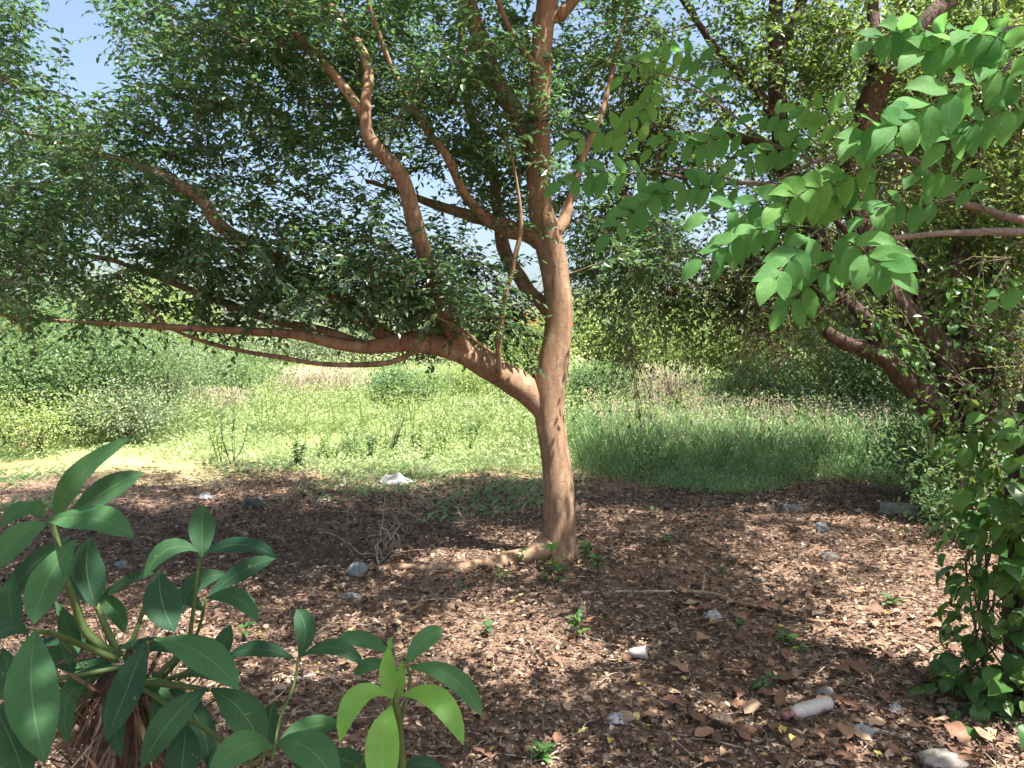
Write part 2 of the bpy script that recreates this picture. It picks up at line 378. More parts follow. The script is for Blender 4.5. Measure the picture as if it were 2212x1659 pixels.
def foliate(skel, ells, r, leaf=(0.05, 0.022), tlen=(0.22, 0.48), ntw=7, space=0.034, droop=0.25, spread=1.0, flat=0.6, thick=1.0, clump=-0.35):
    """grow twigs from skeleton points towards points of the crown; returns twig Geo and leaf arrays"""
    geo = Geo(); sk = [np.asarray(p) for p in skel]
    A = np.vstack([c + ball(int(n * 1.5), r) * rad for (c, rad, n) in ells])
    if clump is not None:
        q = (np.sin(3.1 * A[:, 0] + 1.1 * np.sin(2.3 * A[:, 2])) + np.sin(3.4 * A[:, 1] + 0.8 + np.sin(2.7 * A[:, 0])) + np.sin(4.6 * A[:, 2] + 1.9 * A[:, 0]))
        A = A[q > clump]
    S = np.array(sk)
    d0 = np.array([np.min(np.linalg.norm(S - a, axis=1)) for a in A])
    A = A[np.argsort(d0)]
    S = np.zeros((len(sk) + len(A) * 5, 3)); S[:len(sk)] = sk; m = len(sk)
    LP, LD, LN, LL = [], [], [], []
    up = np.array([0, 0, 1.0])
    for a in A:
        dv = S[:m] - a
        dist = np.linalg.norm(dv, axis=1) + 0.7 * np.maximum(0, dv[:, 2])
        j = int(np.argmin(dist)); s = S[j]; ln = np.linalg.norm(a - s)
        if ln < 0.05: continue
        mid = (a + s) / 2 + r.normal(size=3) * 0.10 * ln + up * 0.10 * ln
        path = spline([s, mid, a], 6)
        rb = (0.0028 + 0.0052 * min(ln, 1.6)) * thick
        geo.tube(path, np.linspace(rb, 0.0022 * thick, 6), 4)
        S[m:m + 4] = path[2:6]; m += 4
        pdir = unit(a - s)
        for q in range(ntw):
            u = 0.35 + 0.65 * (q + r.random()) / ntw
            f = u * 5; i0 = min(int(f), 4); p0 = path[i0] + (path[i0 + 1] - path[i0]) * (f - i0)
            dr = r.normal(size=3); dr[2] *= flat
            td = unit(pdir * 0.55 + unit(dr) * spread)
            tl = r.uniform(*tlen)
            k = max(3, int(tl / space))
            tt = (np.arange(k) + 0.6) / k
            end = p0 + td * tl
            bend = np.array([0, 0, -droop * tl * 0.6])
            pp = p0 + td * (tt * tl)[:, None] + bend * (tt ** 2)[:, None]
            geo.tube(np.array([p0, p0 + td * tl * .5 + bend * .25, end + bend]), np.array([0.0022, 0.0016, 0.001]) * thick, 3)
            side = unit(np.cross(td, up) + 1e-6) * np.where(np.arange(k) % 2, 1, -1)[:, None]
            ld = td * 0.55 + side * 0.85 + r.normal(size=(k, 3)) * 0.30 - up * droop
            LP.append(pp); LD.append(ld); LN.append(up + r.normal(size=(k, 3)) * 0.45)
            LL.append(leaf[0] * r.uniform(0.65, 1.25, k))
    P, D, N, L = np.vstack(LP), np.vstack(LD), np.vstack(LN), np.concatenate(LL)
    return geo, P, D, N, L, leaf[1] / leaf[0]

def crown_parts(parent, fol, twig_mat, leafm, name='crown', fold=0.18):
    geo, P, D, N, L, asp = fol
    tw = link('twigs', geo.mesh('twigs'), twig_mat, parent); tw['kind'] = 'stuff'
    V, Q = leaf_batch(P, D, N, L, L * asp, fold)
    o = link(name, build_mesh(name, V, Q, smooth=False), leafm, parent); o['kind'] = 'stuff'
    return o

def limb_path(spec, n=None):
    """spec: list of (px,py,depth,width_px) -> resampled path and radii"""
    pts = np.array([[*at(x, y, d), w * d / F / 2] for x, y, d, w in spec])
    n = n or max(8, len(spec) * 7)
    s = spline(pts, n)
    return s[:, :3], np.maximum(s[:, 3], 0.002)

def add_limb(parent, spec, mat, skel, name='limb', sides=12, wob=0.05, seed=0):
    p, rd = limb_path(spec)
    r = np.random.default_rng(seed + len(spec) * 13 + int(abs(spec[0][0])))
    ph = r.random(4) * 6.28
    kk = np.linspace(0, 1, len(p)); env = np.minimum(1, kk * 5)[:, None] * rd[:, None]
    p = p + env * np.stack([np.sin(kk * f1 + a1) + .6 * np.sin(kk * f1 * 2.7 + a2) for f1, a1, a2 in zip(r.uniform(9, 22, 3), r.random(3) * 6, r.random(3) * 6)], -1) * 0.13
    def rm(t, a): return 1 + wob * (np.sin(2 * a + ph[0] + 5 * t) + 0.6 * np.sin(3 * a + ph[1] - 7 * t)) + wob * 0.9 * math.sin(17 * t + ph[2]) + 0.09 * max(0, math.sin(31 * t + ph[3])) ** 6 + wob * 0.5 * np.sin(5 * a + 23 * t)
    V, Q, T = tube_arrays(p, rd, sides, rm)
    o = link(name, build_mesh(name, V, Q, T), mat, parent)
    skel.extend(list(p[len(p) // 4:]))
    return o

# ------------------------------------------------------------------ main tree
D0 = 6.0
base = gp(1208, 1200)
D0 = float(base[1])
tree = thing('shade_tree', base, 'forked tan-barked tree with small dark leaves standing alone in the leaf litter', 'tree')
skel = []
def trunk_main():
    spec = [(1206, 1232, 118), (1207, 1205, 96), (1208, 1170, 78), (1208, 1100, 71), (1203, 1020, 67), (1194, 950, 63),
            (1187, 895, 64), (1187, 850, 68), (1194, 800, 64), (1204, 740, 60), (1208, 690, 57), (1207, 645, 56), (1199, 585, 58),
            (1187, 525, 60), (1170, 460, 54), (1164, 400, 52), (1164, 330, 51), (1165, 250, 47), (1168, 160, 46), (1172, 80, 46), (1182, 0, 46),
            (1190, -120, 40), (1180, -300, 32), (1200, -480, 22), (1190, -640, 10)]
    pts = np.array([[*at(x, y, D0), w * D0 / F / 2] for x, y, w in spec])
    s = spline(pts, 120); p, rd = s[:, :3], s[:, 3]
    def rm(t, a):
        fl = max(0, 1 - t * 10)
        return (1 + 0.055 * np.sin(2 * a + 9 * t + 1) + 0.04 * np.sin(3 * a - 6 * t) - 0.14 * np.exp(-((a - 5.6 - 0.5 * math.sin(9 * t)) / 0.16) ** 2)
                - 0.11 * np.exp(-((a - 4.9 + 0.4 * math.sin(7 * t)) / 0.14) ** 2)
                + 0.02 * math.sin(60 * t) + fl * fl * 0.55 * np.maximum(0, np.sin(4 * a + 0.8)))
    V, Q, T = tube_arrays(p, rd, 40, rm)
    link('trunk', build_mesh('trunk', V, Q, T), M['bark_main'], tree)
    skel.extend(list(p[55:]))
trunk_main()
D = D0
LIMBS = {
 'left': [(1197, 965, D, 26), (1188, 912, D, 46), (1166, 866, D, 58), (1120, 831, D - .02, 58), (1050, 790, D - .08, 56), (990, 762, D - .14, 52), (930, 746, D - .2, 46), (870, 740, D - .28, 38),
          (800, 748, D - .36, 29), (740, 744, D - .42, 25), (640, 722, D - .5, 22), (560, 715, D - .55, 18), (400, 708, D - .65, 14), (250, 700, D - .75, 10), (80, 690, D - .8, 6), (-80, 670, D - .8, 4)],
 'low': [(905, 750, D - .22, 16), (885, 765, D - .26, 14), (830, 785, D - .3, 12), (700, 787, D - .4, 10), (600, 770, D - .45, 10), (520, 757, D - .5, 9), (440, 738, D - .55, 8), (372, 710, D - .6, 7), (300, 650, D - .6, 5), (260, 590, D - .6, 3)],
 'c': [(790, 746, D - .36, 20), (700, 715, D - .3, 18), (590, 692, D - .25, 17), (503, 660, D - .2, 16), (399, 622, D - .1, 14), (312, 587, D, 12), (243, 563, D, 10), (167, 546, D, 9), (60, 515, D, 6), (-60, 490, D, 3)],
 'd': [(860, 742, D - .28, 32), (813, 712, D - .2, 32), (779, 674, D - .1, 32), (700, 618, D, 30), (600, 560, D - .4, 29), (486, 496, D - .7, 28), (434, 434, D - .8, 26), (380, 395, D - .8, 22), (280, 352, D, 16), (160, 318, D, 12), (0, 272, D, 7), (-120, 230, D, 4)],
 'b': [(1010, 772, D - .12, 40), (975, 700, D - .3, 38), (940, 620, D - .5, 37), (915, 545, D - .7, 36), (893, 475, D - .8, 34), (868, 390, D - .85, 33), (828, 332, D - .85, 31), (796, 288, D - .85, 30), (790, 220, D - .8, 24), (795, 150, D - .7, 22), (765, 85, D - .6, 22), (705, 0, D - .5, 19), (640, -120, D - .4, 14), (600, -300, D - .3, 7)],
 'b2': [(792, 262, D - .83, 22), (745, 190, D - .8, 20), (690, 130, D - .75, 20), (650, 80, D - .7, 20), (615, 0, D - .6, 18), (560, -140, D - .5, 12), (520, -300, D - .4, 6)],
 'e': [(1178, 525, D, 40), (1130, 500, D + .05, 42), (1080, 486, D + .1, 36), (1010, 465, D + .2, 26), (940, 442, D + .3, 18), (870, 415, D + .4, 12), (790, 390, D + .5, 7)],
 'e1': [(1066, 484, D + .1, 26), (1010, 430, D - .1, 22), (963, 330, D - .3, 19), (928, 291, D - .35, 17), (886, 222, D - .4, 14), (840, 130, D - .5, 11), (800, 20, D - .6, 8), (760, -120, D - .7, 4)],
 'f': [(1205, 720, D + .02, 26), (1180, 668, D + .12, 32), (1143, 630, D + .2, 30), (1116, 587, D + .28, 29), (1088, 535, D + .35, 27), (1072, 440, D + .5, 25), (1066, 380, D + .6, 23), (1020, 265, D + .7, 20), (1000, 150, D + .8, 18), (998, 0, D + .9, 15), (980, -200, D + 1, 8)],
 'g': [(1166, 400, D + .03, 34), (1135, 300, D + .1, 36), (1108, 240, D + .15, 37), (1084, 194, D + .18, 36), (1060, 139, D + .2, 36), (1032, 69, D + .2, 35), (1008, 0, D + .2, 33), (960, -160, D + .2, 24), (930, -330, D + .2, 12)],
 'h': [(1168, 165, D - .02, 16), (1143, 128, D - .1, 14), (1108, 76, D - .2, 12), (1074, 0, D - .3, 10), (1030, -120, D - .5, 5)],
 'j': [(1075, 822, D - .1, 12), (1077, 796, D - .22, 13), (1079, 726, D - .3, 12), (1091, 640, D - .34, 12), (1109, 570, D - .36, 11), (1125, 500, D - .38, 10), (1122, 440, D - .4, 8), (1110, 360, D - .45, 5), (1090, 290, D - .5, 3)],
 'k': [(1078, 775, D - .24, 9), (1040, 745, D - .35, 8), (985, 705, D - .5, 6), (930, 680, D - .65, 4)],
 'r': [(1200, 505, D, 30), (1222, 465, D + .05, 26), (1234, 420, D + .1, 20), (1260, 340, D + .2, 15), (1300, 240, D + .3, 12), (1330, 120, D + .4, 8), (1360, 0, D + .4, 5)],
 's': [(1178, 40, D, 30), (1205, 35, D, 28), (1230, 10, D, 26), (1280, -60, D + .1, 20), (1360, -180, D + .2, 12), (1420, -300, D + .3, 6)],
 'back': [(1186, -40, D, 26), (1120, -140, D + .8, 22), (1000, -200, D + 1.7, 16), (850, -220, D + 2.6, 9)],
 'front': [(1180, -60, D, 28), (1120, -220, D - .8, 24), (1050, -420, D - 1.7, 20), (980, -720, D - 2.6, 14), (900, -1100, D - 3.2, 8)],
}
for i, (k, spec) in enumerate(LIMBS.items()):
    add_limb(tree, spec, M['bark_main'], skel, sides=14 if spec[0][3] > 25 else 8, seed=i)

# surface root running along the litter
rp = [gp(1195, 1190), gp(1165, 1208), gp(1120, 1213), gp(1075, 1222), gp(1000, 1230), gp(930, 1232), gp(860, 1230), gp(812, 1233)]
rw = [0.10, 0.088, 0.062, 0.052, 0.044, 0.036, 0.034, 0.03]
rz = [0.10, 0.06, 0.03, 0.022, 0.012, 0.010, 0.012, 0.004]
s = spline(np.array([[p[0], p[1], p[2] + z, w] for p, z, w in zip(rp, rz, rw)]), 44)
V, Q, T = tube_arrays(s[:, :3], s[:, 3], 12, lambda t, a: 1 + 0.10 * np.sin(2 * a + 8 * t) + 0.10 * math.sin(23 * t) + 0.05 * np.sin(3 * a - 20 * t))
link('surface_root', build_mesh('surface_root', V, Q, T), M['bark_main'], tree)

def ell(px, py, d, rx, ry, rz_, n): return (at(px, py, d), np.array([rx, ry, rz_]), n)
E_MAIN = [ell(230, 230, 5.4, 2.0, 1.4, 1.15, 165), ell(180, 570, 5.0, 1.3, 1.0, 0.42, 80), ell(780, 200, 5.9, 1.5, 1.5, 1.2, 120),
          ell(700, 600, 5.5, 1.5, 1.0, 0.42, 84), ell(1060, 330, 6.3, 0.8, 1.2, 1.1, 40), ell(1010, 690, 6.0, 0.5, 0.8, 0.22, 16),
          ell(1340, 520, 6.6, 0.7, 0.8, 0.8, 24), ell(1280, 120, 6.8, 1.1, 1.2, 0.8, 50), ell(700, 60, 8.0, 2.8, 1.5, 1.3, 100), ell(180, 420, 7.2, 1.8, 1.0, 0.9, 50)]
E_TOP = [ell(650, -420, 5.6, 3.0, 2.4, 1.1, 270), ell(1350, -300, 6.5, 1.8, 2.0, 1.1, 90),
         (np.array([-0.9, 3.0, 4.7]), np.array([2.6, 1.7, 0.6]), 150), (np.array([-2.6, 1.0, 4.9]), np.array([1.8, 1.8, 0.6]), 60)]  # crown above the frame; the clumps towards the viewer are added to dapple the litter
crown_parts(tree, foliate(skel, E_MAIN, np.random.default_rng(3), leaf=(0.054, 0.026), ntw=9, space=0.031, clump=-1.1), M['twig'], M['leaf_main'])
crown_parts(tree, foliate(skel, E_TOP, np.random.default_rng(4), leaf=(0.066, 0.033), ntw=8, space=0.037), M['twig'], M['leaf_main'], 'upper_crown')

# ------------------------------------------------------------------ right tree (many stems)
R = 7.4
rb = gp(2112, 1105)
R = float(rb[1])
rtree = thing('many_stemmed_tree', rb, 'rough red-brown tree with several leaning stems, half overgrown by creepers', 'tree')
rsk = []
RL = {
 'trunk': [(2118, 1130, R, 150), (2115, 1080, R, 118), (2112, 1000, R, 100), (2108, 930, R, 98), (2100, 860, R, 104), (2085, 810, R, 98), (2060, 775, R, 74)],
 'r1': [(2092, 830, R, 78), (2040, 768, R - .05, 66), (1990, 718, R - .1, 58), (1950, 668, R - .12, 52), (1920, 625, R - .12, 50), (1880, 560, R - .1, 47), (1860, 490, R - .05, 45), (1850, 420, R, 46), (1858, 330, R, 48), (1884, 220, R, 47), (1932, 130, R - .1, 46), (2000, 50, R - .2, 42), (2060, -10, R - .2, 40), (2150, -140, R - .3, 30), (2230, -300, R - .4, 14)],
 'r1b': [(1870, 280, R, 30), (1885, 180, R + .1, 28), (1890, 90, R + .2, 26), (1885, 0, R + .3, 24), (1870, -150, R + .4, 14), (1860, -260, R + .5, 7)],
 'r2': [(2100, 985, R - .05, 60), (2060, 935, R - .1, 56), (2020, 886, R - .15, 54), (1955, 818, R - .2, 46), (1905, 775, R - .25, 38), (1862, 752, R - .3, 34), (1825, 738, R - .35, 32), (1786, 719, R - .4, 28)],
 'r2b': [(1905, 775, R - .25, 24), (1893, 735, R - .25, 30), (1862, 682, R - .2, 28), (1832, 652, R - .15, 24), (1805, 636, R - .1, 18), (1760, 600, R, 12), (1700, 580, R + .1, 8)],
 'r3': [(2110, 840, R, 70), (2150, 780, R, 66), (2200, 710, R, 62), (2260, 600, R, 52), (2330, 440, R, 40), (2400, 200, R, 26), (2440, -50, R, 12)],
 'r4': [(2100, 815, R + .05, 44), (2102, 760, R + .12, 40), (2096, 700, R + .16, 36), (2080, 640, R + .2, 36), (2070, 570, R + .25, 32), (2085, 470, R + .3, 24), (2110, 350, R + .35, 18), (2130, 200, R + .4, 12), (2150, 0, R + .4, 6)],
 'r5': [(1935, 655, R - .12, 30), (1860, 600, R - .05, 28), (1780, 520, R + .1, 28), (1720, 430, R + .2, 28), (1688, 330, R + .3, 30), (1680, 250, R + .3, 32), (1678, 150, R + .3, 32), (1676, 50, R + .3, 30), (1676, -60, R + .3, 26), (1660, -240, R + .3, 14)],
 'r5b': [(1682, 130, R + .3, 24), (1705, 70, R + .28, 24), (1730, 10, R + .25, 22), (1770, -90, R + .2, 16), (1800, -220, R + .1, 8)],
 'r5c': [(1692, 318, R + .3, 24), (1650, 215, R + .25, 20), (1600, 160, R + .2, 18), (1551, 112, R + .1, 16), (1510, 50, R, 14), (1476, 0, R - .1, 13), (1420, -90, R - .2, 8)],
 'r5d': [(1700, 360, R + .28, 18), (1650, 320, R + .3, 20), (1590, 295, R + .35, 18), (1520, 290, R + .4, 13), (1440, 300, R + .5, 9), (1360, 340, R + .6, 5)],
 'r6': [(1900, 600, R - .1, 16), (1800, 470, R - .3, 13), (1660, 400, R - .4, 10), (1540, 395, R - .5, 9), (1440, 375, R - .6, 6), (1370, 360, R - .6, 4)],
}
for i, (k, spec) in enumerate(RL.items()):
    if k == 'trunk':
        o = add_limb(rtree, spec, M['bark_right'], rsk, 'trunk', 24, 0.07, 3)
    else:
        add_limb(rtree, spec, M['bark_right'], rsk, 'limb', 14 if spec[0][3] > 25 else 9, 0.06, i)
E_R = [ell(1420, 300, 7.6, 0.75, 0.9, 1.3, 90), ell(1780, 150, 8.0, 1.6, 1.3, 1.3, 170), ell(2150, 250, 8.0, 1.3, 1.4, 1.7, 190), ell(1480, 640, 7.6, 0.7, 0.5, 0.50, 24),
       ell(1700, 560, 7.6, 0.8, 0.6, 0.6, 40), ell(2120, 560, 7.9, 0.6, 0.6, 0.5, 36), ell(1900, -350, 7.6, 2.6, 1.6, 1.2, 110), ell(2600, 200, 7, 1.5, 2, 1.6, 60), (np.array([3.5, 5.3, 4.75]), np.array([1.5, 1.2, 0.55]), 100)]  # last clump hangs unseen above the frame, added to shade the right-hand litter
crown_parts(rtree, foliate(rsk, E_R, np.random.default_rng(5), leaf=(0.064, 0.036), ntw=8, space=0.045, droop=0.35, flat=0.9, clump=-0.8), M['twig'], M['leaf_right'])
# bare drooping twigs between the two trees
E_D = [ell(1400, 480, 7.2, 0.75, 0.6, 0.95, 95), ell(1560, 640, 7.3, 0.8, 0.5, 0.5, 60), ell(1750, 500, 7.6, 0.8, 0.5, 0.9, 60), ell(2020, 620, 7.0, 0.9, 0.4, 0.5, 70), ell(2180, 800, 7.0, 0.45, 0.4, 0.6, 45), ell(1980, 300, 7.2, 0.9, 0.5, 0.8, 60), ell(1350, 250, 7.2, 0.6, 0.5, 0.9, 50), ell(1400, 740, 7.0, 0.5, 0.4, 0.28, 20), ell(1600, 740, 7.2, 0.7, 0.4, 0.25, 22)]
crown_parts(rtree, foliate(rsk, E_D, np.random.default_rng(6), leaf=(0.045, 0.026), ntw=5, space=0.11, tlen=(.35, .9), droop=0.75, flat=1.2, thick=1.7), M['twig'], M['leaf_right'], 'drooping_sprays')

# creeper stems winding over the right tree
for k in range(7):
    r = np.random.default_rng(40 + k)
    x = 2075 + 16 * k
    pts = [at(x + r.normal() * 8, 1080, R - .32), at(x + r.normal() * 14, 1000, R - .30), at(x + r.normal() * 18, 930, R - .27), at(x + r.normal() * 22, 860, R - .30), at(x + r.normal() * 35 - 10, 780, R - .28)]
    g = Geo(); g.tube(spline(pts, 26) + r.normal(size=(26, 3)) * 0.008, np.linspace(0.016, 0.008, 26), 6)
    link('creeper_stem', g.mesh('creeper_stem'), M['bark_grey'], rtree)

# ------------------------------------------------------------------ leaf blades as single meshes
def blade(name, base, mid, tip, width, normal, prof='obovate', nl=9, fold=0.16, wave=0.03, seed=0):
    """a curved leaf through base, mid and tip; width in metres"""
    base, mid, tip = map(lambda v: np.asarray(v, float), (base, mid, tip))
    c = 2 * mid - 0.5 * (base + tip)
    t = np.linspace(0, 1, nl)
    sp = ((1 - t) ** 2)[:, None] * base + (2 * t * (1 - t))[:, None] * c + (t ** 2)[:, None] * tip
    tn = unit(np.gradient(sp, axis=0))
    if prof == 'obovate': w = np.sin(math.pi * t ** 1.15) ** 0.75
    elif prof == 'blunt': w = np.sin(math.pi * np.clip(t, 0, 1) ** 1.35) ** 0.55
    elif prof == 'heart': w = np.where(t < 0.22, 0.55 + 2.0 * t, np.cos((t - 0.22) / 0.78 * math.pi / 2) ** 0.85)
    else: w = np.sin(math.pi * t ** 0.85) ** 0.85
    w = w * width / 2; w[0] = max(w[0], 0.002); w[-1] = 0.0006
    r = np.random.default_rng(seed); ph = r.random(2) * 6.28
    cols = np.array([-1, -0.5, 0, 0.5, 1.0]); V = []; uv = []
    L = np.linalg.norm(tip - base)
    for i in range(nl):
        n = unit(normal - tn[i] * np.dot(normal, tn[i])); s = np.cross(tn[i], n)
        for v in cols:
            lift = fold * abs(v) * w[i] + wave * L * 0.5 * (abs(v) ** 2) * math.sin(9 * t[i] + ph[0 if v < 0 else 1])
            V.append(sp[i] + s * v * w[i] + n * lift); uv.append((t[i], v))
    i = np.arange(nl - 1)[:, None] * 5 + np.arange(4)[None]
    Q = np.stack([i, i + 5, i + 6, i + 1], -1).reshape(-1, 4)
    return build_mesh(name, np.array(V), Q, uv=uv)

def px_leaf(parent, pts, dep, wpx, mat, prof='obovate', up=0.45, seed=0, fold=0.16):
    (bx, by), (mx, my), (tx, ty) = pts
    d0, d1 = dep; dm = (d0 + d1) / 2
    b, m, t = at(bx, by, d0), at(mx, my, dm), at(tx, ty, d1)
    nrm = unit(unit(CAM - m) * 0.8 + np.array([0, 0, up]))
    o = link('leaf', blade('leaf', b, m, t, wpx * dm / F * 0.86, nrm, prof, seed=seed, fold=fold), mat, parent)
    return o

def px_stem(parent, pts, w0, w1, mat, name='stem', sides=8):
    p = spline(np.array([at(x, y, d) for x, y, d in pts]), 18)
    g = Geo(); dm = pts[0][2]
    g.tube(p, np.linspace(w0, w1, 18) * dm / F / 2, sides)
    return link(name, g.mesh(name), mat, parent)

# ------------------------------------------------------------------ foreground broad-leaved shrub
PA = 1.62
pa = at(300, 1560, PA); pa[2] = float(gz(pa[0], pa[1]))
A = thing('broad_leaved_shrub', pa, 'large shrub with whorls of broad dark green leaves on a shaggy brown stem', 'shrub')
DK, MD, LM = M['broad_dark'], M['broad_mid'], M['broad_lime']
ALEAF = [
 (((118, 1132), (165, 1035), (286, 942)), (1.58, 1.50), 66, MD, 'obovate'), (((135, 1135), (225, 1062), (313, 1020)), (1.62, 1.70), 66, DK, 'obovate'),
 (((100, 1128), (195, 1120), (288, 1160)), (1.56, 1.44), 84, MD, 'obovate'), (((95, 1120), (48, 1100), (2, 1142)), (1.58, 1.55), 46, MD, 'obovate'),
 (((96, 1118), (84, 1098), (88, 1078)), (1.58, 1.57), 34, MD, 'blunt'), (((104, 1130), (35, 1165), (-30, 1245)), (1.56, 1.46), 70, MD, 'obovate'),
 (((165, 1165), (105, 1250), (72, 1350)), (1.55, 1.45), 84, MD, 'obovate'), (((150, 1160), (58, 1235), (-2, 1312)), (1.62, 1.64), 58, DK, 'obovate'),
 (((195, 1160), (188, 1235), (208, 1312)), (1.63, 1.60), 84, DK, 'obovate'), (((437, 1205), (436, 1150), (437, 1092)), (1.66, 1.70), 64, DK, 'blunt'),
 (((440, 1198), (520, 1176), (600, 1206)), (1.66, 1.60), 46, DK, 'obovate'), (((430, 1192), (365, 1185), (310, 1248)), (1.66, 1.62), 50, DK, 'obovate'),
 (((452, 1285), (520, 1236), (600, 1204)), (1.70, 1.74), 50, DK, 'obovate'), (((396, 1325), (420, 1262), (492, 1240)), (1.68, 1.74), 52, DK, 'obovate'),
 (((345, 1232), (350, 1300), (378, 1364)), (1.62, 1.54), 92, DK, 'obovate'), (((332, 1238), (275, 1256), (226, 1284)), (1.66, 1.70), 34, DK, 'obovate'),
 (((444, 1293), (508, 1290), (558, 1342)), (1.68, 1.62), 52, DK, 'obovate'), (((78, 1362), (68, 1490), (98, 1650)), (1.40, 1.22), 122, MD, 'obovate'),
 (((312, 1388), (278, 1480), (228, 1602)), (1.52, 1.42), 78, DK, 'obovate'), (((335, 1382), (435, 1412), (516, 1492)), (1.54, 1.44), 88, MD, 'obovate'),
 (((448, 1488), (372, 1552), (304, 1662)), (1.48, 1.38), 78, DK, 'obovate'), (((402, 1566), (396, 1630), (386, 1720)), (1.50, 1.42), 86, DK, 'obovate'),
 (((455, 1488), (525, 1540), (566, 1628)), (1.50, 1.42), 92, DK, 'obovate'), (((470, 1560), (440, 1565), (425, 1545)), (1.6, 1.62), 40, DK, 'obovate'),
 (((636, 1424), (562, 1402), (488, 1418)), (1.66, 1.70), 44, DK, 'obovate'), (((646, 1420), (660, 1362), (640, 1316)), (1.66, 1.70), 54, DK, 'blunt'),
 (((652, 1418), (722, 1398), (790, 1440)), (1.66, 1.64), 44, DK, 'obovate'), (((470, 1432), (482, 1392), (498, 1350)), (1.60, 1.62), 46, DK, 'obovate'),
 (((592, 1606), (582, 1560), (592, 1518)), (1.46, 1.48), 42, DK, 'blunt'), (((590, 1614), (525, 1612), (448, 1690)), (1.44, 1.32), 82, MD, 'obovate'),
 (((600, 1606), (668, 1618), (730, 1700)), (1.44, 1.32), 100, MD, 'obovate'), (((602, 1602), (668, 1572), (732, 1562)), (1.50, 1.60), 60, DK, 'obovate'),
 (((-20, 1520), (20, 1590), (60, 1700)), (1.34, 1.24), 96, DK, 'obovate'), (((62, 1372), (22, 1356), (-24, 1392)), (1.5, 1.46), 46, DK, 'obovate'),
 (((4, 1400), (20, 1460), (14, 1520)), (1.5, 1.46), 60, DK, 'obovate'), (((250, 1410), (190, 1440), (120, 1436)), (1.60, 1.6), 40, DK, 'obovate'),
 (((255, 1400), (330, 1392), (400, 1410)), (1.63, 1.66), 40, DK, 'obovate'), (((268, 1420), (190, 1480), (175, 1560)), (1.66, 1.7), 34, DK, 'obovate'),
 (((300, 1440), (250, 1520), (262, 1640)), (1.58, 1.46), 60, DK, 'obovate'), (((330, 1450), (350, 1540), (330, 1650)), (1.6, 1.5), 58, DK, 'obovate'), (((240, 1430), (150, 1500), (150, 1610)), (1.6, 1.5), 54, DK, 'obovate'),
 (((360, 1480), (430, 1560), (450, 1660)), (1.62, 1.56), 62, DK, 'obovate'), (((200, 1400), (110, 1420), (40, 1500)), (1.66, 1.6), 48, DK, 'obovate'), (((500, 1600), (480, 1650), (500, 1720)), (1.6, 1.5), 70, DK, 'obovate'),
 (((330, 1300), (390, 1290), (440, 1320)), (1.72, 1.76), 40, DK, 'obovate'), (((180, 1290), (240, 1310), (270, 1370)), (1.70, 1.68), 46, DK, 'obovate'), (((120, 1300), (150, 1370), (150, 1440)), (1.64, 1.56), 50, DK, 'obovate'),
 (((640, 1600), (660, 1650), (720, 1690)), (1.6, 1.56), 56, DK, 'obovate'), (((30, 1240), (20, 1300), (40, 1370)), (1.6, 1.5), 56, DK, 'obovate'),
 (((240, 1400), (130, 1385), (60, 1400)), (1.66, 1.72), 30, DK, 'obovate'), (((380, 1470), (440, 1450), (500, 1480)), (1.64, 1.70), 40, DK, 'obovate'),
]
for i, (p3, dp, wpx, mt, pf) in enumerate(ALEAF): px_leaf(A, p3, dp, wpx, mt, pf, seed=i)
for pts, w0, w1 in [
    ([(255, 1420, 1.62), (187, 1367, 1.6), (161, 1300, 1.58), (139, 1240, 1.57), (115, 1130, 1.57)], 22, 12), ([(258, 1420, 1.63), (221, 1337, 1.64), (202, 1280, 1.68), (192, 1175, 1.68)], 17, 10),
    ([(270, 1425, 1.64), (289, 1378, 1.65), (315, 1303, 1.66), (338, 1238, 1.66)], 13, 8), ([(330, 1470, 1.64), (400, 1395, 1.67), (416, 1330, 1.67), (432, 1200, 1.67)], 13, 7),
    ([(340, 1480, 1.66), (420, 1380, 1.69), (446, 1292, 1.69)], 10, 6), ([(255, 1425, 1.6), (180, 1395, 1.56), (120, 1370, 1.46), (78, 1364, 1.40)], 16, 9),
    ([(290, 1460, 1.58), (315, 1420, 1.54), (318, 1386, 1.52)], 12, 8), ([(300, 1470, 1.58), (380, 1480, 1.54), (450, 1490, 1.5)], 20, 9), ([(300, 1480, 1.58), (370, 1530, 1.54), (402, 1568, 1.5)], 14, 8),
    ([(330, 1500, 1.6), (480, 1600, 1.52), (540, 1650, 1.46), (588, 1612, 1.45)], 12, 8), ([(588, 1640, 1.46), (604, 1555, 1.55), (634, 1482, 1.64), (645, 1420, 1.66)], 9, 6), ([(270, 1440, 1.6), (160, 1460, 1.55), (40, 1480, 1.42), (-20, 1522, 1.35)], 12, 8),
    ([(280, 1450, 1.6), (320, 1395, 1.57), (336, 1382, 1.54)], 10, 7), ([(300, 1500, 1.62), (360, 1470, 1.62), (395, 1455, 1.6), (470, 1430, 1.6)], 14, 7), ([(250, 1470, 1.62), (190, 1500, 1.62), (130, 1480, 1.6), (60, 1375, 1.52)], 12, 7)]:
    px_stem(A, pts, w0, w1, M['stem_green'])
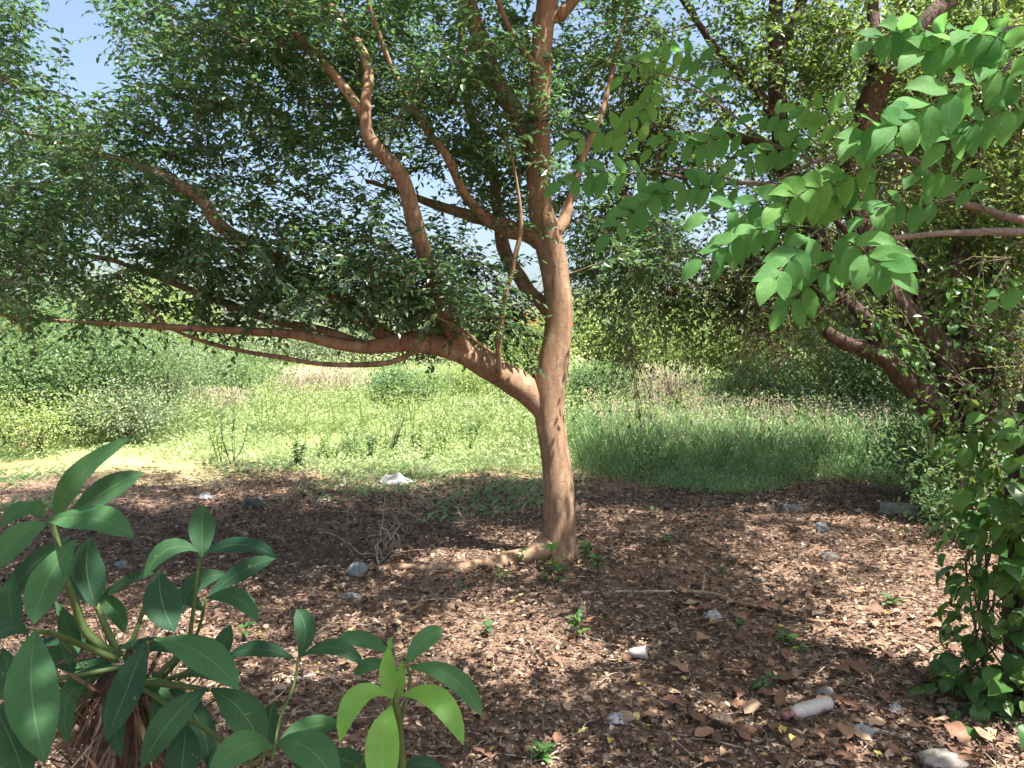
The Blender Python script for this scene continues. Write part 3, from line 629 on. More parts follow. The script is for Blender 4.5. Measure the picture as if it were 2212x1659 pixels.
# shaggy stem of dried leaf bases
g = Geo(); r = np.random.default_rng(9)
top = at(270, 1440, PA + .03); bot = at(290, 1700, PA + .02); bot2 = np.array([bot[0], bot[1], float(gz(bot[0], bot[1])) - 0.03])
path = spline([top, at(265, 1520, PA + .03), bot, (bot + bot2) / 2, bot2], 40)
g.tube(path, np.interp(np.linspace(0, 1, 40), [0, .12, .35, 1], [0.03, 0.050, 0.060, 0.085]), 18, lambda t, a: 1 + 0.12 * np.sin(5 * a + 20 * t) + 0.08 * np.sin(9 * a - 31 * t))
link('shaggy_stem', g.mesh('shaggy_stem'), M['husk'], A)
g = Geo()
for k in range(620):
    t = r.random() ** 0.8 * 0.75; f = t * 39; i0 = min(int(f), 38); p0 = path[i0] + (path[i0 + 1] - path[i0]) * (f - i0)
    an = r.random() * 6.28; out = np.array([math.cos(an), math.sin(an), 0]); rr = np.interp(t, [0, .12, .35, 1], [0.035, 0.062, 0.075, 0.095])
    ln = r.uniform(0.05, 0.20); d = unit(out * r.uniform(.3, .9) + np.array([0, 0, -1 if r.random() < .7 else 0.8]) + r.normal(size=3) * .25)
    b = p0 + out * rr * .9
    V, Q = leaf_batch(b[None], d[None], out[None] + r.normal(size=(1, 3)) * .3, np.array([ln]), np.array([r.uniform(.003, .012)]), 0.3, -0.1)
    g.add(V, Q)
o = link('dried_fibres', g.mesh('dried_fibres', False), M['litter'], A); o['kind'] = 'stuff'

# ------------------------------------------------------------------ bright young plant beside it
pb = at(868, 1700, 1.6); pb[2] = float(gz(pb[0], pb[1]))
B = thing('young_broadleaf_plant', pb, 'young plant with bright lime drooping leaves below darker green ones', 'plant')
for i, (p3, dp, wpx, mt, pf) in enumerate([
    (((842, 1412), (790, 1384), (732, 1374)), (1.64, 1.70), 44, MD, 'blunt'), (((876, 1436), (915, 1385), (957, 1360)), (1.64, 1.70), 54, MD, 'blunt'),
    (((886, 1442), (975, 1462), (1042, 1548)), (1.62, 1.54), 58, MD, 'obovate'), (((842, 1440), (800, 1436), (764, 1458)), (1.64, 1.66), 40, MD, 'obovate'),
    (((846, 1512), (838, 1455), (840, 1394)), (1.58, 1.60), 46, LM, 'ellip'), (((860, 1510), (866, 1462), (868, 1425)), (1.60, 1.62), 24, LM, 'ellip'),
    (((838, 1502), (772, 1506), (734, 1604)), (1.57, 1.50), 60, LM, 'obovate'), (((866, 1502), (945, 1512), (1002, 1610)), (1.57, 1.48), 64, LM, 'obovate'),
    (((846, 1524), (826, 1610), (832, 1740)), (1.55, 1.42), 88, LM, 'obovate'), (((848, 1402), (842, 1388), (850, 1374)), (1.62, 1.63), 14, LM, 'ellip'),
    (((800, 1690), (755, 1645), (690, 1640)), (1.62, 1.6), 60, DK, 'obovate'), (((870, 1680), (905, 1650), (960, 1668)), (1.64, 1.66), 44, DK, 'obovate')]):
    px_leaf(B, p3, dp, wpx, mt, pf, seed=100 + i)
for pts, w0, w1 in [([(868, 1760, 1.6), (868, 1640, 1.6), (862, 1560, 1.59), (852, 1490, 1.59), (850, 1400, 1.62)], 22, 8), ([(866, 1560, 1.6), (885, 1480, 1.62), (882, 1440, 1.63)], 9, 6),
                    ([(866, 1640, 1.6), (800, 1640, 1.6), (765, 1660, 1.6), (740, 1700, 1.6)], 8, 6), ([(846, 1510, 1.58), (815, 1590, 1.58), (772, 1660, 1.59)], 8, 6)]:
    px_stem(B, pts, w0, w1, M['stem_green'])
g = Geo(); st = at(868, 1750, 1.6); g.tube(spline([st, np.array([st[0], st[1], float(gz(st[0], st[1])) - .02])], 8), np.linspace(.011, .016, 8), 8)
link('stem', g.mesh('stem'), M['stem_green'], B)

# ------------------------------------------------------------------ near tree at the right edge with pinnate leaves
nb = gp(2240, 1500)
ND = float(nb[1])
N = thing('pinnate_leaved_tree', nb, 'tree at the right edge whose overhanging branches carry large pinnate leaves', 'tree')
nsk = []
add_limb(N, [(2238, 1520, ND, 130), (2236, 1440, ND, 112), (2234, 1300, ND, 104), (2232, 1150, ND, 100), (2240, 1000, ND, 98), (2262, 860, ND, 94), (2300, 700, ND, 88), (2350, 500, ND, 80), (2400, 250, ND, 70), (2430, -50, ND, 60), (2420, -400, ND, 46), (2380, -700, ND, 30)], M['bark_right'], nsk, 'trunk', 22, 0.06, 77)
NB = [[(2350, 560, ND, 30), (2330, 515, 2.8, 22), (2212, 503, 2.5, 17), (2057, 502, 2.35, 13), (1926, 514, 2.25, 10), (1850, 521, 2.2, 8), (1776, 486, 2.2, 6)],
      [(2370, 480, ND, 34), (2300, 505, 3.0, 24), (2212, 478, 2.8, 18), (2120, 450, 2.65, 15), (2050, 425, 2.55, 12), (1985, 350, 2.45, 9), (1950, 340, 2.4, 7)],
      [(2410, 200, ND, 34), (2330, 120, 2.7, 20), (2212, 60, 2.4, 12), (2090, 95, 2.2, 8)],
      [(2385, 330, ND, 30), (2300, 220, 2.6, 18), (2212, 132, 2.3, 11), (2150, 170, 2.2, 8)],
      [(1990, 352, 2.45, 9), (1880, 330, 2.6, 8), (1760, 350, 2.7, 7), (1640, 398, 2.75, 6), (1520, 372, 2.8, 5), (1440, 360, 2.8, 4)],
      [(1760, 350, 2.7, 6), (1650, 300, 2.75, 5), (1560, 230, 2.8, 5), (1490, 180, 2.8, 4), (1400, 150, 2.8, 3)],
      [(2430, -100, ND, 40), (2200, -500, 2.6, 30), (1900, -1000, 2.0, 22), (1500, -1600, 1.6, 14)]]
for i, b in enumerate(NB): add_limb(N, b, M['bark_grey'], nsk, 'limb', 9, 0.06, 60 + i)
LF_MESH = {}
for k, (mt, pf) in enumerate([('leaflet', 'ellip'), ('leaflet_young', 'ellip'), ('leaflet', 'ellip2')]):
    ms = []
    for v in range(3):
        c = (0.10, 0.18, 0.04)[v]
        me = blade('leaf', (0, 0, 0), (0.5, 0.02 * (v - 1), c), (1, 0, -0.02), 0.50, np.array([0, 0, 1.0]), 'ellip', nl=9, fold=(0.14, 0.22, 0.1)[v], wave=0.05, seed=v + 3)
        me.materials.append(M[mt]); ms.append(me)
    LF_MESH[k] = ms

def place_leaf(parent, me, p, d, nrm, length, aspect=1.0, name='leaf'):
    d = unit(d); n = unit(nrm - d * np.dot(nrm, d)); s = np.cross(n, d)
    m = Matrix(((d[0] * length, s[0] * length * aspect, n[0] * length, p[0]), (d[1] * length, s[1] * length * aspect, n[1] * length, p[1]), (d[2] * length, s[2] * length * aspect, n[2] * length, p[2]), (0, 0, 0, 1)))
    o = bpy.data.objects.new(name, me); COL.objects.link(o); o.parent = parent
    o.matrix_basis = Matrix.Translation(parent.location).inverted() @ m
    return o

def frond(pts, n, lpx, young=False, both=True, droop=0.9, seed=0, term=True):
    r = np.random.default_rng(seed)
    p = spline(np.array([at(x, y, d) for x, y, d in pts]), 30)
    g = Geo(); g.tube(p, np.linspace(0.0028, 0.0014, 30), 5)
    link('rachis', g.mesh('rachis'), M['stem_green'], N)
    dm = pts[-1][2]; L = 1.02 * lpx * dm / F
    tn = unit(np.gradient(p, axis=0))
    for k in range(n):
        f = 6 + (22) * (k + 0.5) / n; i = int(f)
        tocam = unit(CAM - p[i]); side = unit(np.cross(tn[i], tocam))
        for sgn in ((1, -1) if both else (1,)):
            lat = side * sgn
            d = unit(lat * 0.75 + tn[i] * 0.42 + np.array([0, 0, -0.62 * droop]) + r.normal(size=3) * 0.10)
            nr = unit(tocam * 0.8 + np.array([0, 0, 0.45]) + r.normal(size=3) * 0.13)
            sz = L * r.uniform(0.82, 1.12) * (0.66 + 0.38 * math.sin(math.pi * (k + 0.8) / (n + 0.6)))
            place_leaf(N, LF_MESH[1 if young else 0][r.integers(3)], p[i], d, nr, sz, r.uniform(0.92, 1.12))
    if term:
        place_leaf(N, LF_MESH[1 if young else 0][0], p[-1], tn[-1] + np.array([0, 0, -0.45]), unit(CAM - p[-1]) + np.array([0, 0, .6]), L * 0.95)

FR = [
 ([(1776, 486, 2.2), (1832, 517, 2.1), (1888, 559, 2.0), (1930, 580, 1.95)], 4, 86, False), ([(1790, 492, 2.2), (1700, 488, 2.2), (1610, 500, 2.2), (1515, 560, 2.2)], 4, 66, False),
 ([(1776, 488, 2.2), (1740, 520, 2.1), (1705, 560, 2.05), (1670, 600, 2.0)], 3, 84, False), ([(1850, 521, 2.2), (1800, 560, 2.3), (1740, 620, 2.35), (1700, 660, 2.4)], 3, 70, False),
 ([(1950, 340, 2.4), (1850, 368, 2.25), (1760, 400, 2.15), (1690, 440, 2.1)], 4, 80, True), ([(1980, 400, 2.4), (1850, 395, 2.3), (1700, 420, 2.3), (1530, 462, 2.3)], 6, 68, False),
 ([(2090, 95, 2.2), (2010, 70, 2.1), (1950, 62, 2.05), (1880, 90, 2.0)], 4, 74, False), ([(2212, 60, 2.4), (2150, 70, 2.2), (2060, 90, 2.05), (1990, 112, 2.0)], 4, 88, False),
 ([(2150, 168, 2.2), (2070, 190, 2.0), (1990, 235, 1.95), (1930, 270, 1.9)], 4, 92, False), ([(1960, 338, 2.4), (1930, 290, 2.3), (1890, 270, 2.2), (1850, 300, 2.15)], 3, 84, False),
 ([(2212, 140, 2.3), (2180, 100, 2.15), (2150, 80, 2.1), (2090, 70, 2.0)], 3, 84, False), ([(2260, 240, 2.5), (2190, 235, 2.3), (2110, 260, 2.2), (2040, 310, 2.2)], 4, 76, False),
 ([(1440, 360, 2.8), (1370, 375, 2.7), (1290, 372, 2.7), (1215, 395, 2.7)], 4, 54, False), ([(1470, 365, 2.8), (1420, 410, 2.7), (1370, 450, 2.65), (1315, 505, 2.6)], 4, 58, False),
 ([(1450, 358, 2.8), (1390, 310, 2.8), (1320, 280, 2.8), (1230, 305, 2.8)], 5, 46, True), ([(1400, 150, 2.8), (1410, 190, 2.8), (1395, 230, 2.8), (1350, 270, 2.8)], 4, 44, True),
 ([(1480, 178, 2.8), (1450, 140, 2.8), (1400, 130, 2.8), (1345, 165, 2.8)], 4, 42, True), ([(1650, 300, 2.75), (1580, 290, 2.75), (1510, 310, 2.75), (1440, 300, 2.75)], 5, 50, False),
 ([(1640, 398, 2.75), (1570, 410, 2.7), (1500, 400, 2.7), (1420, 420, 2.7)], 5, 56, False), ([(1760, 350, 2.7), (1720, 320, 2.7), (1660, 325, 2.7), (1590, 350, 2.7)], 4, 50, False),
 ([(1800, 340, 2.65), (1740, 290, 2.7), (1690, 250, 2.7), (1630, 250, 2.7)], 4, 46, False), ([(1880, 330, 2.6), (1820, 280, 2.6), (1780, 240, 2.6), (1720, 230, 2.6)], 4, 48, True),
 ([(2060, 430, 2.55), (2000, 440, 2.4), (1930, 440, 2.3), (1860, 470, 2.2)], 4, 62, False), ([(2130, 455, 2.65), (2090, 400, 2.5), (2040, 370, 2.4), (1980, 380, 2.3)], 4, 64, False),
 ([(2300, 180, 2.6), (2230, 200, 2.4), (2180, 160, 2.2), (2140, 150, 2.1)], 3, 86, False), ([(1560, 235, 2.8), (1540, 180, 2.9), (1500, 120, 3.0), (1440, 110, 3.0)], 4, 44, False),
 ([(1700, 420, 2.5), (1640, 460, 2.45), (1590, 510, 2.4), (1560, 560, 2.4)], 4, 56, False), ([(1850, 505, 2.25), (1830, 440, 2.3), (1790, 425, 2.25), (1730, 450, 2.2)], 3, 66, True),
 ([(2300, 700, 3.2), (2230, 640, 3.0), (2190, 620, 2.9), (2150, 650, 2.8)], 3, 50, False)]
for i, (pts, n, lpx, yg) in enumerate(FR): frond(pts, n + 1, lpx, yg, seed=200 + i)
crown_parts(N, foliate(nsk[-30:] + nsk[:20], [(np.array([1.9, 2.0, 4.4]), np.array([1.7, 1.5, 0.5]), 90), (np.array([0.4, 0.9, 4.6]), np.array([2.0, 1.5, 0.5]), 80), (np.array([2.5, 3.9, 4.7]), np.array([1.9, 1.4, 0.5]), 115)], np.random.default_rng(8), leaf=(0.11, 0.06), ntw=7, space=0.065, tlen=(0.3, 0.5)), M['twig'], M['leaf_canopy'])  # unseen overhead foliage, added and clumped for its shade on foreground and litter

# ------------------------------------------------------------------ climbing vine on its trunk
vb = gp(2180, 1530)
VN = thing('climbing_vine', vb, 'leafy green vine wrapped around the tree trunk at the right edge', 'vine')
vine_mesh = []
for v in range(3):
    me = blade('leaf', (0, 0, 0), (0.5, 0, 0.08 + .05 * v), (1, 0, -0.04), 0.86, np.array([0, 0, 1.0]), 'heart', nl=8, fold=0.12, wave=0.05, seed=v)
    me.materials.append(M['vine']); vine_mesh.append(me)
r = np.random.default_rng(21)
ax = lambda py: at(2205, py, ND)
cnt = 0
while cnt < 285:
    py = r.uniform(880, 1600); c = ax(py); an = r.uniform(0, 6.28)
    rad = r.uniform(0.12, 0.34) if py > 1020 else r.uniform(0.12, 0.36)
    if py > 1470: rad = r.uniform(0.12, 0.52)
    out = np.array([math.cos(an), math.sin(an), 0])
    if out[1] > 0.6: continue
    p = c + out * rad
    if p[2] < gz(p[0], p[1]) + 0.02: p[2] = gz(p[0], p[1]) + r.uniform(0.02, 0.08)
    d = unit(out * 0.6 + np.array([0, 0, -0.8]) + r.normal(size=3) * 0.45)
    nr = unit(out * 0.8 + np.array([0, 0, 0.8]) + r.normal(size=3) * 0.3)
    place_leaf(VN, vine_mesh[r.integers(3)], p, d, nr, r.uniform(0.06, 0.125), r.uniform(.85, 1.1)); cnt += 1
nv = 900; py_ = r.uniform(830, 1580, nv); an = r.uniform(2.4, 6.6, nv); rad = r.uniform(.10, .33, nv)
C_ = np.array([ax(q) for q in py_]); O_ = np.stack([np.cos(an), np.sin(an), np.zeros(nv)], -1); P_ = C_ + O_ * rad[:, None]
P_[:, 2] = np.maximum(P_[:, 2], gz(P_[:, 0], P_[:, 1]) + .02)
V, Q = leaf_batch(P_, O_ * .6 + np.array([0, 0, -.6]) + r.normal(size=(nv, 3)) * .5, O_ + np.array([0, 0, .8]) + r.normal(size=(nv, 3)) * .3, r.uniform(.03, .07, nv), r.uniform(.02, .045, nv))
o = link('small_foliage', build_mesh('small_foliage', V, Q, smooth=False), M['leaf_canopy'], VN); o['kind'] = 'stuff'
for k in range(14):
    g = Geo(); a0 = r.uniform(2.6, 5.4); pts = []
    lo, hi = (1560, r.uniform(880, 1250)) if k < 9 else (1300, 860)
    for j in range(7):
        py = lo + (hi - lo) * j / 6; a0 += r.normal() * 0.5; c = ax(py)
        rr = r.uniform(0.115, 0.25); pts.append(c + np.array([math.cos(a0), min(0.2, math.sin(a0)), 0]) * rr)
    pts[0][2] = float(gz(pts[0][0], pts[0][1])) - 0.01
    g.tube(spline(pts, 30), np.linspace(.006, .003, 30), 6); link('vine_stem', g.mesh('vine_stem'), M['bark_grey'] if k % 2 else M['stem_green'], VN)

VT = thing('climbing_vine', gp(2100, 1100), 'dark leafy vine covering the foot and stems of the many-stemmed tree', 'vine')
r = np.random.default_rng(22)
anchors = [(2105, 1090, 70), (2108, 1000, 75), (2100, 930, 70), (2060, 960, 60), (2150, 880, 60), (2040, 1040, 60), (2150, 760, 60), (2160, 980, 70), (1985, 760, 40), (2075, 640, 40), (2190, 650, 60), (1900, 720, 40)]
cnt = 0
while cnt < 170:
    qx, qy, qr = anchors[r.integers(len(anchors))]; p = at(qx + r.normal() * qr * .6, qy + r.normal() * 45, R - r.uniform(.15, .45))
    p[2] = max(p[2], float(gz(p[0], p[1])) + .03)
    place_leaf(VT, vine_mesh[r.integers(3)], p, unit(np.array([0, -.5, -.7]) + r.normal(size=3) * .5), unit(np.array([0, -.8, .7]) + r.normal(size=3) * .35), r.uniform(.06, .12)); cnt += 1
nv = 1500; ai = r.integers(len(anchors), size=nv)
P_ = np.array([at(anchors[a][0] + r.normal() * anchors[a][2] * .7, anchors[a][1] + r.normal() * 50, R - r.uniform(.05, .5)) for a in ai]); P_[:, 2] = np.maximum(P_[:, 2], gz(P_[:, 0], P_[:, 1]) + .02)
V, Q = leaf_batch(P_, np.array([0, -.4, -.5]) + r.normal(size=(nv, 3)) * .6, np.array([0, -.5, .9]) + r.normal(size=(nv, 3)) * .4, r.uniform(.04, .08, nv), r.uniform(.025, .05, nv))
o = link('small_foliage', build_mesh('small_foliage', V, Q, smooth=False), M['leaf_canopy'], VT); o['kind'] = 'stuff'
for k in range(8):
    q = anchors[k]; pts = [at(q[0] + r.normal() * 20, 1090, R - .3), at(q[0] + r.normal() * 30, (1090 + q[1]) / 2, R - .36), at(q[0] + r.normal() * 25, q[1], R - .3), at(q[0] + r.normal() * 50, q[1] - 90, R - .25)]
    pts[0][2] = float(gz(pts[0][0], pts[0][1])); g = Geo(); g.tube(spline(pts, 24), np.linspace(.007, .003, 24), 5); link('vine_stem', g.mesh('vine_stem'), M['bark_grey'], VT)

# ------------------------------------------------------------------ litter, grass and weeds (uncountable)
def scatter_litter():
    r = np.random.default_rng(31)
    n = 150000
    # denser near the viewer: sample depth with density falling off
    y = 2.3 + (r.random(n) ** 1.35) * 9.3
    x = (r.random(n) * 2 - 1) * (0.74 * y + 0.5)
    keep = y + 0.9 * np.sin(0.7 * x + 0.4) + r.normal(size=n) * 0.55 < 9.9
    keep &= ~((x < -2.5 - 0.1 * y) & (y > 7.2) & (r.random(n) < 0.7))
    x, y = x[keep], y[keep]; n = len(x)
    P = np.stack([x, y, gz(x, y) + r.uniform(0.002, 0.03, n)], -1)
    an = r.random(n) * 6.28
    D = np.stack([np.cos(an), np.sin(an), r.normal(size=n) * 0.28], -1)
    Nn = np.stack([r.normal(size=n) * .45, r.normal(size=n) * .45, np.ones(n)], -1)
    L = np.exp(r.normal(size=n) * 0.45) * 0.0235
    L = np.minimum(L, 0.08) * np.clip(0.75 + 0.07 * (y - 2.5), .7, 1.4)
    V, Q = leaf_batch(P, D, Nn, L, L * r.uniform(0.35, 0.75, n), 0.25, 0.1)
    o = link('leaf_litter', build_mesh('leaf_litter', V, Q, smooth=False), M['litter'])
    tag(o, 'small dry brown leaves carpeting the shaded soil under the trees', 'leaf litter', kind='stuff')
scatter_litter()

def twig_litter():
    r = np.random.default_rng(32); g = Geo()
    for k in range(900):
        y = 2.6 + r.random() ** 1.3 * 7; x = (r.random() * 2 - 1) * 0.72 * y
        an = r.random() * 6.28; l = r.uniform(.05, .30); d = np.array([math.cos(an), math.sin(an), 0])
        nb_ = np.array([-d[1], d[0], 0]); p = np.array([x, y, 0])
        pts = np.array([p, p + d * l * .5 + nb_ * r.normal() * l * .12, p + d * l]); pts[:, 2] = gz(pts[:, 0], pts[:, 1]) + [0.01, r.uniform(.012, .03), 0.012]
        g.tube(spline(pts, 5), np.linspace(.0035, .0012, 5) * r.uniform(.5, 1.2), 4)
    o = link('fallen_twigs', g.mesh('fallen_twigs'), M['dry_twig'])
    tag(o, 'thin dry twigs strewn through the leaf litter', 'twigs', kind='stuff')
twig_litter()

def blades(x, y, h, wd, r, lean=0.5, curl=0.35):
    n = len(x); P = np.stack([x, y, gz(x, y) - 0.005], -1)
    an = r.random(n) * 6.28
    D = np.stack([np.cos(an) * lean, np.sin(an) * lean, np.ones(n)], -1) + r.normal(size=(n, 3)) * 0.15
    Nn = np.stack([-np.cos(an), -np.sin(an), np.full(n, lean)], -1) + r.normal(size=(n, 3)) * .3
    return leaf_batch(P, D, Nn, h, wd, 0.2, curl)

def patch(x, y): return 0.5 + 0.28 * np.sin(0.9 * x + 1.3 * np.sin(0.5 * y)) + 0.22 * np.sin(2.3 * x - 1.1 * y + 0.7)

def field():
    r = np.random.default_rng(33)
    n = 150000
    u = r.random(n)
    y = 9.3 * (75 / 9.3) ** (u ** 1.25)
    x = (r.random(n) * 2 - 1) * (0.76 * y + 1)
    edge = 9.7 + 0.5 * np.sin(0.8 * x) - 0.25 * np.clip(x, 0, 4) + 0.15 * np.clip(-x - 1, 0, 6)
    k = (y > edge + np.abs(r.normal(size=n)) * 0.6) & ~((x > 0.9) & (y < 10.2 + r.random(n) * 2.5)); x, y = x[k], y[k]; n = len(x)
    pt = patch(x, y)
    rise = np.clip((y - edge[k]) / 2.2, 0.15, 1)
    left = np.clip((-x - 2.5 + 0.1 * y) / 2, 0, 1) * (y < 13.5)
    h = (0.12 + 0.50 * pt * rise) * r.uniform(.5, 1.25, n) * (1 - 0.6 * left) * (1 + np.clip(y - 25, 0, 50) * 0.012)
    wd = (0.010 + 0.0010 * y) * r.uniform(.6, 1.3, n)
    V, Q = blades(x, y, h, wd, r, 0.8)
    # small leaves carried above the blades
    m = r.random(n) < 0.75
    P = np.stack([x[m] + r.normal(size=m.sum()) * .05, y[m] + r.normal(size=m.sum()) * .05, gz(x[m], y[m]) + h[m] * r.uniform(.3, 1.2, m.sum())], -1)
    L = (0.022 + 0.0022 * y[m]) * r.uniform(.7, 1.4, m.sum())
    V2, Q2 = leaf_batch(P, r.normal(size=P.shape), np.array([0, -.3, 1.0]) + r.normal(size=P.shape) * .6, L, L * .5)
    o = link('field_weeds', build_mesh('field_weeds', np.vstack([V, V2]), np.vstack([Q, Q2 + len(V)]), smooth=False), M['grass'])
    # taller leafy herbs standing out of the grass
    m = 2600; hy = 10.6 * (34 / 10.6) ** r.random(m); hx = (r.random(m) * 2 - 1) * (0.72 * hy); hh = r.uniform(.35, 1.0, m) * np.clip((hy - 9.8) / 2, .4, 1)
    kk = ~((hx < -3.4) & (hy < 13)); hx, hy, hh = hx[kk], hy[kk], hh[kk]; m = len(hx)
    V3, Q3 = blades(hx, hy, hh, np.full(m, .012), r, 0.15, 0.05)
    per = 20; ix = np.repeat(np.arange(m), per); u = r.uniform(.25, 1, m * per)
    P = np.stack([hx[ix] + r.normal(size=m * per) * .06 * (0.4 + u), hy[ix] + r.normal(size=m * per) * .06, gz(hx[ix], hy[ix]) + hh[ix] * u], -1)
    L = (0.04 + .0012 * hy[ix]) * r.uniform(.6, 1.4, m * per)
    V4, Q4 = leaf_batch(P, r.normal(size=P.shape), np.array([0, 0, 1.0]) + r.normal(size=P.shape) * .4, L, L * .4)
    o2 = link('field_herbs', build_mesh('field_herbs', np.vstack([V3, V4]), np.vstack([Q3, Q4 + len(V3)]), smooth=False), M['bush_b'])
    tag(o2, 'leafy upright herbs scattered all through the sunlit grass', 'herbs', kind='stuff')
    tag(o, 'sunlit yellow-green grass and weeds covering the open field', 'grass', kind='stuff')
field()

def tall_patch():
    r = np.random.default_rng(34); n = 90000
    y = r.uniform(8.2, 14.2, n); x = 0.75 + r.random(n) * (0.36 * y + 1.6)
    k = (y > 8.75 - 0.1 * x + 0.5 * np.sin(2.1 * x) + np.abs(r.normal(size=n)) * 1.0) & (x > 0.55 + np.abs(r.normal(size=n)) * 0.9 + 0.05 * (14 - y)); x, y = x[k], y[k]; n = len(x)
    rise = np.clip((y - 8.6) / 1.3, 0.2, 1)
    h = (0.12 + 0.36 * rise * (0.7 + 0.3 * patch(x * 1.9, y))) * np.clip(r.lognormal(-.35, .45, n), .15, 1.6)
    V, Q = blades(x, y, h, 0.0065 * r.uniform(.5, 1.3, n), r, 0.35, 0.12)
    P = np.stack([x + r.normal(size=n) * .05, y + r.normal(size=n) * .05, gz(x, y) + h * r.uniform(.2, 1.15, n)], -1)
    L = 0.045 * r.uniform(.6, 1.4, n)
    V2, Q2 = leaf_batch(P, r.normal(size=P.shape) + np.array([0, 0, .4]), np.array([0, -.3, 1.0]) + r.normal(size=P.shape) * .6, L, L * .35)
    o = link('tall_feathery_weeds', build_mesh('tall_feathery_weeds', np.vstack([V, V2]), np.vstack([Q, Q2 + len(V)]), smooth=False), M['grass_cool'])
    tag(o, 'dense knee-high bluish-green weeds beside the shaded litter', 'weeds', kind='stuff')
    # pale bent seed stalks rising out of them
    m = 520; hx = 1.3 + r.random(m) * 4.6; hy = 9.6 + r.random(m) * 4.4; hh = r.uniform(.4, .85, m)
    g = Geo()
    for a, b, c in zip(hx, hy, hh):
        z = float(gz(a, b)); dx, dy = r.normal(size=2) * .22 * c
        path = spline([[a, b, z], [a + dx * .3, b + dy * .3, z + c * .6], [a + dx, b + dy, z + c]], 6); g.tube(path, np.linspace(.0035, .002, 6), 3)
        k = 9; P = path[-1] + r.normal(size=(k, 3)) * np.array([.03, .03, .035]); V3, Q3 = leaf_batch(P, r.normal(size=(k, 3)) + np.array([0, 0, .6]), r.normal(size=(k, 3)), np.full(k, .03), np.full(k, .010)); g.add(V3, Q3)
    o = link('seed_stalks', g.mesh('seed_stalks', False), M['dry_twig'])
    tag(o, 'pale thin seed stalks rising out of the knee-high weeds', 'seed stalks', kind='stuff')
tall_patch()

def shade_grass():
    r = np.random.default_rng(35); n = 30000
    y = 7.0 + r.random(n) * 4.5; x = (r.random(n) * 2 - 1) * 0.72 * y
    dens = np.clip((y - 6.6 - 0.25 * np.clip(x, -1, 3)) / 2.8, 0.03, 1) * np.clip(patch(x * 1.2 + 3, y * 1.4) * 1.8 - 0.75, 0, 1)
    k = r.random(n) < dens; x, y = x[k], y[k]; n = len(x)
    V, Q = blades(x, y, r.uniform(.04, .15, n), r.uniform(.006, .014, n), r, 0.8, 0.4)
    o = link('sparse_shade_grass', build_mesh('sparse_shade_grass', V, Q, smooth=False), M['grass_cool'])
    tag(o, 'thin short grass tufts at the edge of the shade', 'grass', kind='stuff')
shade_grass()

# ------------------------------------------------------------------ bushes and trees of the background
def bush(name, px, py, d, w, h, mat, label, cat='shrub', group=None, nclump=40, leaf=0.05, per=260, seed=0, trunk=None, stemmat='twig', asp=0.5, extra=None, low=0.12):
    """a shrub or small tree standing on the ground at pixel column px and distance d; w, h in metres"""
    r = np.random.default_rng(seed)
    b = at(px, py, d); b[2] = float(gz(b[0], b[1])); t = thing(name, b, label, cat, group)
    th = h * 0.35 if trunk is None else trunk
    cs = []
    for k in range(nclump):
        v = ball(1, r)[0]; v[2] = abs(v[2]) if r.random() < .6 else v[2]
        c = np.array([v[0] * w / 2, v[1] * w / 2, (h + th * low) / 2 + v[2] * (h - th * low) / 2 * 0.9])
        c[2] = max(c[2], 0.12 * h); cs.append(c)
    cs = np.array(cs)
    g = Geo(); nst = max(3, nclump // 5); fork = np.array([0, 0, th * 0.55])
    R0 = 0.018 + 0.022 * h
    g.tube(spline([np.array([0, 0, -0.05]), np.array([r.normal() * .04, r.normal() * .04, th * .3]), fork + np.array([0, 0, .02])], 8) + b, np.linspace(R0 * 1.25, R0 * .8, 8), 9)
    link('trunk', g.mesh('trunk'), M[stemmat], t)
    g = Geo()
    for c in cs[:nst * 3]:
        m = fork + (c - fork) * 0.5 + r.normal(size=3) * 0.08 * h + np.array([0, 0, .05 * h])
        g.tube(spline([fork + r.normal(size=3) * .01, m, c], 8) + b, np.linspace(R0 * .45, R0 * .08, 8), 5)
    link('branches', g.mesh('branches'), M[stemmat], t)
    sg = np.array([1, 1, .75]) * (0.16 * (w * w * h) ** (1 / 3) * (40 / nclump) ** .33)
    n = nclump * per
    ci = np.repeat(np.arange(nclump), per)
    P = cs[ci] + r.normal(size=(n, 3)) * sg * r.uniform(.6, 1.3, (nclump, 1))[ci]
    P = P[P[:, 2] > 0.03]; n = len(P)
    outd = unit(P - np.array([0, 0, h * .4]))
    Dv = outd * .5 + r.normal(size=(n, 3)) * .8 + np.array([0, 0, -.15])
    Nv = np.array([0, 0, 1.0]) + outd * .5 + r.normal(size=(n, 3)) * .5
    L = leaf * r.uniform(.6, 1.4, n)
    V, Q = leaf_batch(P + b, Dv, Nv, L, L * asp)
    o = link('crown', build_mesh('crown', V, Q, smooth=False), M[mat], t); o['kind'] = 'stuff'
    if extra:
        mname, frac = extra; k = (P[:, 2] > np.quantile(P[:, 2], .86)) & (r.random(n) < frac)
        q = int(k.sum()); V, Q = leaf_batch(P[k] + b + np.array([0, 0, .05]), r.normal(size=(q, 3)), r.normal(size=(q, 3)) + np.array([0, -.5, .6]), np.full(q, leaf * 1.3), np.full(q, leaf * .9))
        o = link('blossoms', build_mesh('blossoms', V, Q, smooth=False), M[mname], t); o['kind'] = 'stuff'
    return t

